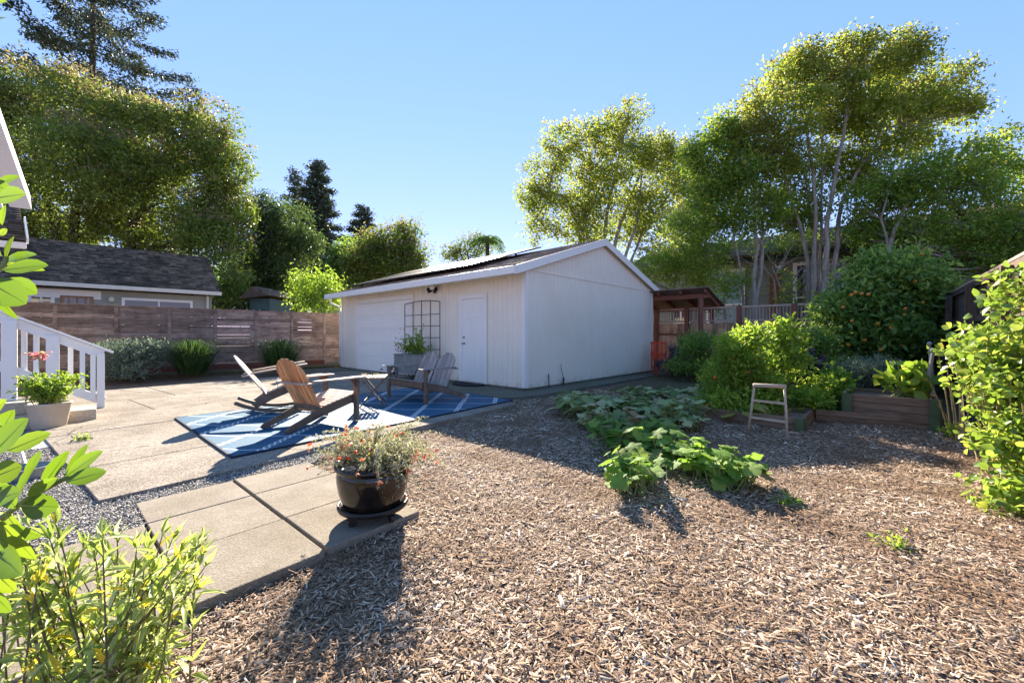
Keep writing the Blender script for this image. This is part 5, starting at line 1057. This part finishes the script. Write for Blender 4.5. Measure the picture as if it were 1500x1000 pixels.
squash('yellowing squash leaves drooping over the low raised bed behind the ladder', [(P3(3.6, 5.9), .3, .25), (P3(3.3, 6.1), .25, .2)], 16, .2, leafmat('yellow_squash', [(0, (.25, .25, .05)), (1, (.45, .4, .1))], (.1, .1, 0), .4), .34, SG)
# ---------------------------------------------------------------- potted and near plants
def fuzz(name, label, cat, base, stems, m_l, m_s, leaf, asp, per_len, tmpl=T_DIAM, srad=.003, out=.5, nleaf=2, group=None, up=.3):
    """leafy stems: every stem (list of points) carries leaves along its length"""
    t = thing(name, label, cat, base, group); b = MB(); Ps, Ds, Ns, Ss = [], [], [], []
    for pts in stems:
        b.tube(pts, [srad*(1-.6*i/(len(pts)-1)) for i in range(len(pts))], 5, False)
        for i in range(len(pts)-1):
            L_ = np.linalg.norm(pts[i+1]-pts[i]); k = max(1, int(L_*per_len)); d = unit((pts[i+1]-pts[i])[None])[0]
            if i < len(pts)*.12: continue
            for j in range(k):
                p = pts[i]+(pts[i+1]-pts[i])*(j+RNG.random())/k
                for _ in range(nleaf): Ps.append(p); Ds.append(d*up+rdir(1)[0]*out); Ns.append(rdir(1)[0]*.6+Z); Ss.append(leaf*RNG.uniform(.6, 1.2)*(1 if i < len(pts)-2 else .8))
        for _ in range(5): Ps.append(pts[-1]); Ds.append(d+rdir(1)[0]*.5); Ns.append(rdir(1)[0]+Z*.5); Ss.append(leaf*RNG.uniform(.5, .9))
    b.build('stems', m_s, t); S_ = np.array(Ss); cloud('leaves', np.array(Ps), np.array(Ds), np.array(Ns), np.stack([S_*asp, S_, S_], 1), m_l, t, tmpl); return t
def arc(p, az, reach, h, drop=0., n=7):
    d = P3(math.cos(az), math.sin(az), 0); return [np.asarray(p)+d*reach*s+Z*(h*(1-(1-s)**2)-drop*s**2.2)+rdir(1)[0]*.008 for s in np.linspace(0, 1, n)]
# fuchsia plant in the glazed pot
PT = PC+Z*.33; stems = []
for k in range(200):
    az = RNG.random()*2*math.pi; q = RNG.random(); reach = .05+.28*q; h = .2*RNG.random()+.1; drop = .02+.09*q*RNG.random()
    if math.cos(az) > .2: reach *= 1.3; drop += .2*q*RNG.random()
    stems.append(arc(PT+P3(math.cos(az), math.sin(az), 0)*.12*RNG.random(), az, reach, h, drop))
m_lf_sage = leafmat('fine_sage_leaf', [(0, (.28, .29, .16)), (.5, (.44, .45, .28)), (.8, (.56, .55, .38)), (1, (.5, .45, .14))], (.08, .08, .02), .35, rough=.6)
zp = fuzz('flowering_plant', 'wiry grey-green plant with orange-red trumpet flowers spilling over the glazed pot', 'potted plant', PT, stems, m_lf_sage, m_twig, .028, .26, 95, srad=.0018, out=.8)
def flowers(parent, pts, m_f, size, name='flower', tmpl=None):
    tm = tmpl or (np.array([(0, 0, 0), (.16, .1, 0), (.22, .7, 0), (.5, 1, .1), (0, .85, .3), (-.5, 1, .1), (-.22, .7, 0), (-.16, .1, 0), (0, .6, .25), (0, .6, -.25)], float), [(0, 1, 2, 8), (0, 8, 6, 7), (2, 3, 4, 8), (8, 4, 5, 6), (0, 9, 2, 1), (0, 7, 6, 9), (2, 9, 6)])
    n = len(pts); D = rdir(n)+np.array([0, -.3, -.5]); cloud(name, np.array(pts), D, rdir(n)+Z, np.full(n, size)*RNG.uniform(.8, 1.2, n), m_f, parent, tm)
m_fred = leafmat('trumpet_red', [(0, (.7, .07, .035)), (.6, (.85, .17, .08)), (1, (.9, .4, .2))], (.25, .03, .01), .4)
fp = [s[-1]+rdir(1)[0]*.01 for s in random.sample(stems, 64)]
ex = [W(px, py, 2.45) for px, py in ((462, 622), (450, 650), (455, 655), (505, 690), (516, 700), (523, 600), (538, 610), (557, 702), (482, 668), (604, 688), (648, 668), (672, 675), (660, 670), (478, 622))]
for p in ex: pass
for p_ in fp: flowers(zp, [p_], m_fred, .034, 'flower')
m_fyel = leafmat('yellow_flower', [(0, (.75, .5, .02)), (1, (.85, .65, .05))], None, .35)
T_FL5 = (np.array([(0, 0, 0)]+[(.5*(1 if i % 2 == 0 else .42)*math.cos(i*math.pi/5), .5*(1 if i % 2 == 0 else .42)*math.sin(i*math.pi/5), .1 if i % 2 == 0 else .05) for i in range(10)], float), [(0, 1+i, 1+(i+1) % 10) for i in range(10)])
flowers(zp, [PT+P3(RNG.normal()*.06, -.05+RNG.normal()*.05, .13+RNG.random()*.07) for _ in range(26)], m_fyel, .022, 'yellow_flowers', T_FL5)
# beige planter: leafy plants and a tall pink snapdragon
stems = []
for k in range(120):
    az = RNG.random()*2*math.pi; q = RNG.random(); stems.append(arc(BC+Z*.3+P3(math.cos(az), math.sin(az), 0)*.12*RNG.random(), az, .04+.2*q, .2+.26*RNG.random(), .05*q))
bp = fuzz('leafy_plant', 'bushy light green plant with one tall pink snapdragon in the beige planter', 'potted plant', BC+Z*.28, stems, m_lf_bright, m_stem, .05, .42, 55, T_LEAF, out=.7)
top = W(57, 520, 5.35); b = MB(); b.tube([BC+P3(-.1, 0, .3), top-Z*.1, top+Z*.02], .004, 5); b.build('flower_stem', m_stem, bp)
m_pink = leafmat('snapdragon_pink', [(0, (.75, .2, .25)), (.6, (.85, .4, .4)), (1, (.9, .65, .3))], None, .3)
flowers(bp, [top+RNG.normal(size=3)*np.array([.05, .05, .02]) for _ in range(46)], m_pink, .05, 'pink_flowers')
# trough plants
stems = []
for k in range(70):
    o = fr(3.0+1.05*RNG.random(), .5, .64); az = RNG.random()*2*math.pi; stems.append(arc(o, az, .1+.25*RNG.random(), .15+.45*RNG.random()**1.5, .1*RNG.random()))
for k in range(5): o = fr(3.45+RNG.normal()*.1, .42, .64); stems.append([o, o+Z*.3, o+Z*(.6+.25*RNG.random())+P3(RNG.normal()*.04, 0, 0)])
tp_ = fuzz('flowering_plant', 'green scrambling plant with magenta flowers growing in the metal trough', 'potted plant', fr(3.5, .5, .62), stems, m_lf_bright, m_stem, .065, .6, 30, T_LEAF, out=.7)
m_mag = leafmat('magenta_flower', [(0, (.35, .02, .12)), (1, (.6, .08, .25))], None, .3)
for _ in range(48): flowers(tp_, [fr(4.2+RNG.normal()*.13, .52+RNG.normal()*.06, .72+abs(RNG.normal())*.28)], m_mag, .045, 'flower')
# dry flowers on the table
tt = P3(-2.33, 6.75, .51); stems = [arc(tt, RNG.random()*6.28, .12, .03+.04*RNG.random(), .0, 4) for _ in range(10)]
fuzz('dried_flowers', 'little heap of dried pale flowers lying on the folding table', 'dried flowers', tt, stems, leafmat('straw_leaf', [(0, (.35, .27, .14)), (1, (.5, .42, .2))], None, .2), m_cane, .03, .5, 60)
# ---- near right branch at left edge: large oval leaves --------------------------------
NB = thing('broadleaf_shrub', 'close shrub branches with big glossy oval lime-green leaves at the left edge', 'shrub', (-1.1, .62, MZ))
m_big = leafmat('big_lime_leaf', [(0, (.06, .14, .012)), (.5, (.11, .21, .016)), (1, (.2, .28, .02))], (.09, .12, .003), .42, rough=.28, spec=.5)
BL = [  # px,py of leaf base ; px,py of tip ; width px ; depth
 (20, 285, -10, 268, 22, .62), (-6, 290, 36, 284, 26, .6), (-8, 272, 28, 258, 12, .64), (8, 300, 2, 330, 9, .64), (4, 395, 70, 388, 24, .6), (2, 385, 52, 372, 16, .63), (8, 380, 20, 345, 7, .64), (0, 345, 10, 335, 10, .62), (10, 408, 54, 430, 24, .6), (-20, 410, 38, 445, 40, .56), (-10, 430, 26, 468, 12, .6), (2, 375, -14, 350, 16, .6), (6, 385, 66, 396, 10, .67),
 (-15, 8, 10, 2, 10, .62), (-8, 30, 8, 25, 18, .62),
 (-12, 655, 20, 600, 30, .6), (-14, 668, 40, 612, 36, .56), (10, 660, 74, 634, 24, .6), (-14, 700, 32, 682, 34, .56), (-20, 735, 30, 720, 30, .55), (22, 735, 54, 676, 18, .6), (60, 715, 100, 660, 18, .62), (96, 700, 128, 650, 12, .64), (96, 697, 150, 660, 20, .6), (96, 705, 156, 690, 22, .58), (92, 700, 132, 680, 16, .62), (40, 725, 84, 700, 16, .6), (30, 740, 86, 742, 34, .56), (8, 750, 36, 790, 18, .6), (-4, 760, 52, 820, 26, .57), (-10, 800, 30, 842, 34, .56), (8, 770, 60, 785, 20, .6), (-20, 770, 10, 800, 40, .54), (-16, 830, 22, 866, 30, .56), (-10, 700, 24, 745, 22, .58), (-18, 640, 16, 622, 24, .6), (78, 735, 66, 760, 10, .62), (-20, 860, 16, 896, 26, .56), (-14, 610, 8, 585, 16, .6), (36, 700, 60, 660, 12, .66)]
T_BIG = (np.array([(0, 0, 0), (-.2, .1, .02), (-.42, .3, .07), (-.5, .52, .09), (-.4, .76, .06), (-.18, .93, .0), (0, 1, -.04), (.18, .93, .0), (.4, .76, .06), (.5, .52, .09), (.42, .3, .07), (.2, .1, .02), (0, .3, 0.), (0, .55, -.01), (0, .8, -.02)], float),
         [(0, 12, 2, 1), (12, 13, 3, 2), (13, 14, 4, 3), (14, 6, 5, 4), (0, 11, 10, 12), (12, 10, 9, 13), (13, 9, 8, 14), (14, 8, 7, 6)])
Ps, Ds, Ns, Ss = [], [], [], []
for (x0, y0, x1, y1, wd, Yd) in BL:
    dd = RNG.normal()*.02; p, q = W(x0, y0, Yd), W(x1, y1, Yd+dd); L_ = np.linalg.norm(q-p); Ps.append(p); Ds.append(q-p); Ns.append(P3(0, -1, .15)+rdir(1)[0]*.3); Ss.append((wd/F*Yd*1.1, L_, L_*.6))
cloud('leaves', np.array(Ps), np.array(Ds), np.array(Ns), np.array(Ss), m_big, NB, T_BIG, smooth=True)
T_RIB = (np.array([(-.02, 0, .03), (.02, 0, .03), (-.012, .5, .03), (.012, .5, .03), (-.004, .96, -.01), (.004, .96, -.01)], float), [(0, 1, 3, 2), (2, 3, 5, 4)])
for sgn in (1, -1): cloud('leaf_midribs', np.array(Ps)+unit(np.array(Ns))*.0004*sgn, np.array(Ds), np.array(Ns)*1., np.array(Ss)*np.array([1, 1, .35*sgn]), leafmat('leaf_rib', [(0, (.3, .42, .08)), (1, (.4, .5, .12))], None, .3), NB, T_RIB)
b = MB()
for pts in ([(-260, 1900), (-120, 1000), (-30, 790), (0, 760), (40, 730), (100, 698), (104, 694)], [(-120, 1000), (-60, 720), (-22, 690), (-12, 655)], [(-60, 720), (-60, 500), (-22, 410), (6, 388), (10, 376)], [(-60, 500), (-50, 320), (-14, 290), (-4, 285)], [(-50, 320), (-40, 80), (-14, 20), (-6, 8)]):
    b.tube([W(x, y, .61) for x, y in pts], [.006-.0035*i/(len(pts)-1) for i in range(len(pts))], 6, False)
b.build('branches', m_stem, NB, smooth=True)
# lower-left bush of narrow leaves
stems = []
for k in range(60):
    base = P3(-1.35+RNG.normal()*.15, 1.3+RNG.normal()*.12, MZ); px = -10+310*RNG.random(); py = 765+90*RNG.random()**1.2*(1 if k % 3 else 2.3)+max(0, px-180)*.3; tipY = 1.2+.28*RNG.random()
    tip = W(px, py, tipY); mid = base*.45+tip*.55+P3(0, 0, .02)-Z*.06; stems.append([base, base*.7+mid*.3+Z*.02, mid, mid*.4+tip*.6+Z*.015, tip*.85+mid*.15+Z*.01, tip])
T_LANCE = (np.array([(0, 0, 0), (-.5, .35, .1), (-.3, .7, .05), (0, 1, -.12), (.3, .7, .05), (.5, .35, .1), (0, .35, 0.), (0, .7, -.03)], float), [(0, 6, 1), (6, 7, 2, 1), (7, 3, 2), (0, 5, 6), (6, 5, 4, 7), (7, 4, 3)])
m_lance = leafmat('narrow_sage_leaf', [(0, (.2, .29, .06)), (.45, (.34, .43, .11)), (.8, (.5, .56, .26)), (.9, (.64, .66, .45)), (.94, (.75, .58, .05)), (1, (.8, .62, .06))], (.12, .14, .01), .42, rough=.45)
fuzz('sage_bush', 'near bush of narrow yellow-green leaves on thin stems at the lower left corner', 'bush', P3(-1.35, 1.28, MZ), stems, m_lance, m_twig, .085, .19, 28, T_LANCE, srad=.0035, out=.75, up=.5)
# weeds in the patio crack and sprigs on the mulch
bush('weed', 'small green weed growing in the crack beside the entry step', 'weed', G(122, 642), [wc(122, 640, 4.7, 9, 4)], 50, .035, m_lf_bright, .4, per=4, sig=.02)
for px_, py_, lab in ((1150, 738, 'small bright green weed sprouting alone in the open mulch right of the front squash'), (1445, 742, 'low green weed in the mulch just left of the vine base'), (1310, 800, 'tiny pale weed in the sunny mulch in front of the raised beds')):
    g_ = G(px_, py_, MZ); bush('weed', lab, 'weed', g_, [(g_+Z*.02, np.array([.09, .07, .02]))], 60, .04, m_lf_bright, .4, per=4, sig=.02, k=0)
# ---------------------------------------------------------------- wood-chip mulch and gravel
def inpoly(p, poly):
    x, y = p[:, 0], p[:, 1]; ins = np.zeros(len(p), bool); n = len(poly)
    for i in range(n):
        (x0, y0), (x1, y1) = poly[i], poly[(i+1) % n]
        c = ((y0 > y) != (y1 > y)) & (x < (x1-x0)*(y-y0)/(y1-y0+1e-12)+x0); ins ^= c
    return ins
def blocked(p):
    r_ = np.zeros(len(p), bool)
    for q in PATCH: r_ |= inpoly(p, q)
    for c_, lx, ly in ((B1, 1., 1.), (B2, 1.25, 1.)): r_ |= inpoly(p, [c_[:2], (c_+U*lx)[:2], (c_+U*lx+V*ly)[:2], (c_+V*ly)[:2]])
    return r_
def gravelzone(p):   # gravel: left of the pavers and the patio corner
    return inpoly(p, GZP)
T_CHIP = (np.array([(-.5, 0, 0), (.5, 0, 0), (-.42, 1, 0), (.42, 1, .0), (-.04, .03, .3), (.06, .96, .3)], float), [(0, 4, 5, 2), (4, 1, 3, 5), (0, 1, 4), (2, 5, 3)])
m_chip = leafmat('wood_chips', [(0, (.08, .045, .026)), (.25, (.25, .165, .105)), (.5, (.44, .325, .235)), (.8, (.64, .52, .4)), (1, (.8, .71, .6))], None, .0, rough=.85, spec=.15, big=(.2, .12, .07), bigscale=1.6)
P_, S_ = [], []
for (y0, y1, dens, sc) in ((1.15, 2.0, 6500, .8), (2.0, 3.0, 5200, .85), (3.0, 4.6, 3800, .95), (4.6, 6.6, 2000, 1.15), (6.6, 9.5, 750, 1.5)):
    x1_ = min(1.3*y1+.4, 7.5); A_ = (x1_+2.2)*(y1-y0); n = int(A_*dens); p = np.stack([RNG.uniform(-2.2, x1_, n), RNG.uniform(y0, y1, n)], 1)
    ok = ~blocked(p) & ~gravelzone(p) & (p[:, 0] > -2.2) & (np.abs(p[:, 0]) < 1.32*p[:, 1]+.25); p = p[ok]; P_.append(p); S_.append(np.full(len(p), sc))
p = np.concatenate(P_); sc = np.concatenate(S_); n = len(p); z = gz(p[:, 0], p[:, 1])+RNG.random(n)**1.5*.022
az = RNG.random(n)*2*math.pi; D = np.stack([np.cos(az), np.sin(az), RNG.normal(size=n)*.22], 1); Nn = Z+rdir(n)*.45
ln = sc*RNG.gamma(3.0, .0098, n)+.006; wd = np.minimum(sc*RNG.gamma(3., .0016, n)+.0018, ln*.6)
big = RNG.random(n) < .012; ln[big] *= 1.5; wd[big] *= 2.2
rn = np.clip(RNG.beta(1.5, 1.9, n)+RNG.normal(size=n)*.05, 0, 1); rn[big] = np.clip(rn[big]+.25, 0, 1)
print('chips', n)
tag(cloud('wood_chip_mulch', np.column_stack([p, z]), D, Nn, np.stack([wd, ln, wd*.7], 1), m_chip, None, T_CHIP, rnd=rn), 'pale shredded wood-chip mulch covering the open yard', 'mulch', kind='stuff')
# odd larger flakes, a few fallen leaves
T_OCT = (np.array([(1, 0, 0), (0, 1, 0), (-1, 0, 0), (0, -1, 0), (.1, .1, .8), (0, .1, -.8)], float)*.5, [(0, 1, 4), (1, 2, 4), (2, 3, 4), (3, 0, 4), (1, 0, 5), (2, 1, 5), (3, 2, 5), (0, 3, 5)])
n = 150000; p = np.stack([RNG.uniform(-6.3, -1., n), RNG.uniform(1.2, 6.3, n)], 1); ok = gravelzone(p) & ~blocked(p); p = p[ok]; n = len(p); s = RNG.uniform(.007, .02, n)
m_grav = leafmat('gravel_stone', [(0, (.1, .09, .085)), (.4, (.26, .24, .22)), (.8, (.42, .4, .36)), (1, (.6, .57, .52))], None, 0, rough=.8)
tag(cloud('gravel', np.column_stack([p, -.034+RNG.random(n)*.014]), rdir(n), rdir(n), np.stack([s, s*1.2, s*.8], 1), m_grav, None, T_OCT), 'loose grey gravel between the pavers, patio and beige planter', 'gravel', kind='stuff')
print('gravel', n)
# fine crumbs and leaves blown onto the paving and patio edges
n = 900; p = np.stack([RNG.uniform(-3.3, .6, n), RNG.uniform(1.9, 7.5, n)], 1); dd = np.abs((p-A0[:2]) @ PU[:2]); ok = (RNG.random(n) < np.exp(-dd*4)+.02) & blocked(p); p = p[ok]; n = len(p)
if n: tag(cloud('loose_chips', np.column_stack([p, np.full(n, .004)]), np.column_stack([rdir(n)[:, :2], np.zeros(n)]), Z+rdir(n)*.2, np.stack([np.full(n, .005), np.full(n, .016), np.full(n, .003)], 1), m_chip, None, T_CHIP), 'stray wood chips scattered over the patio edge', 'wood chips', kind='stuff')
S.render.film_transparent = False
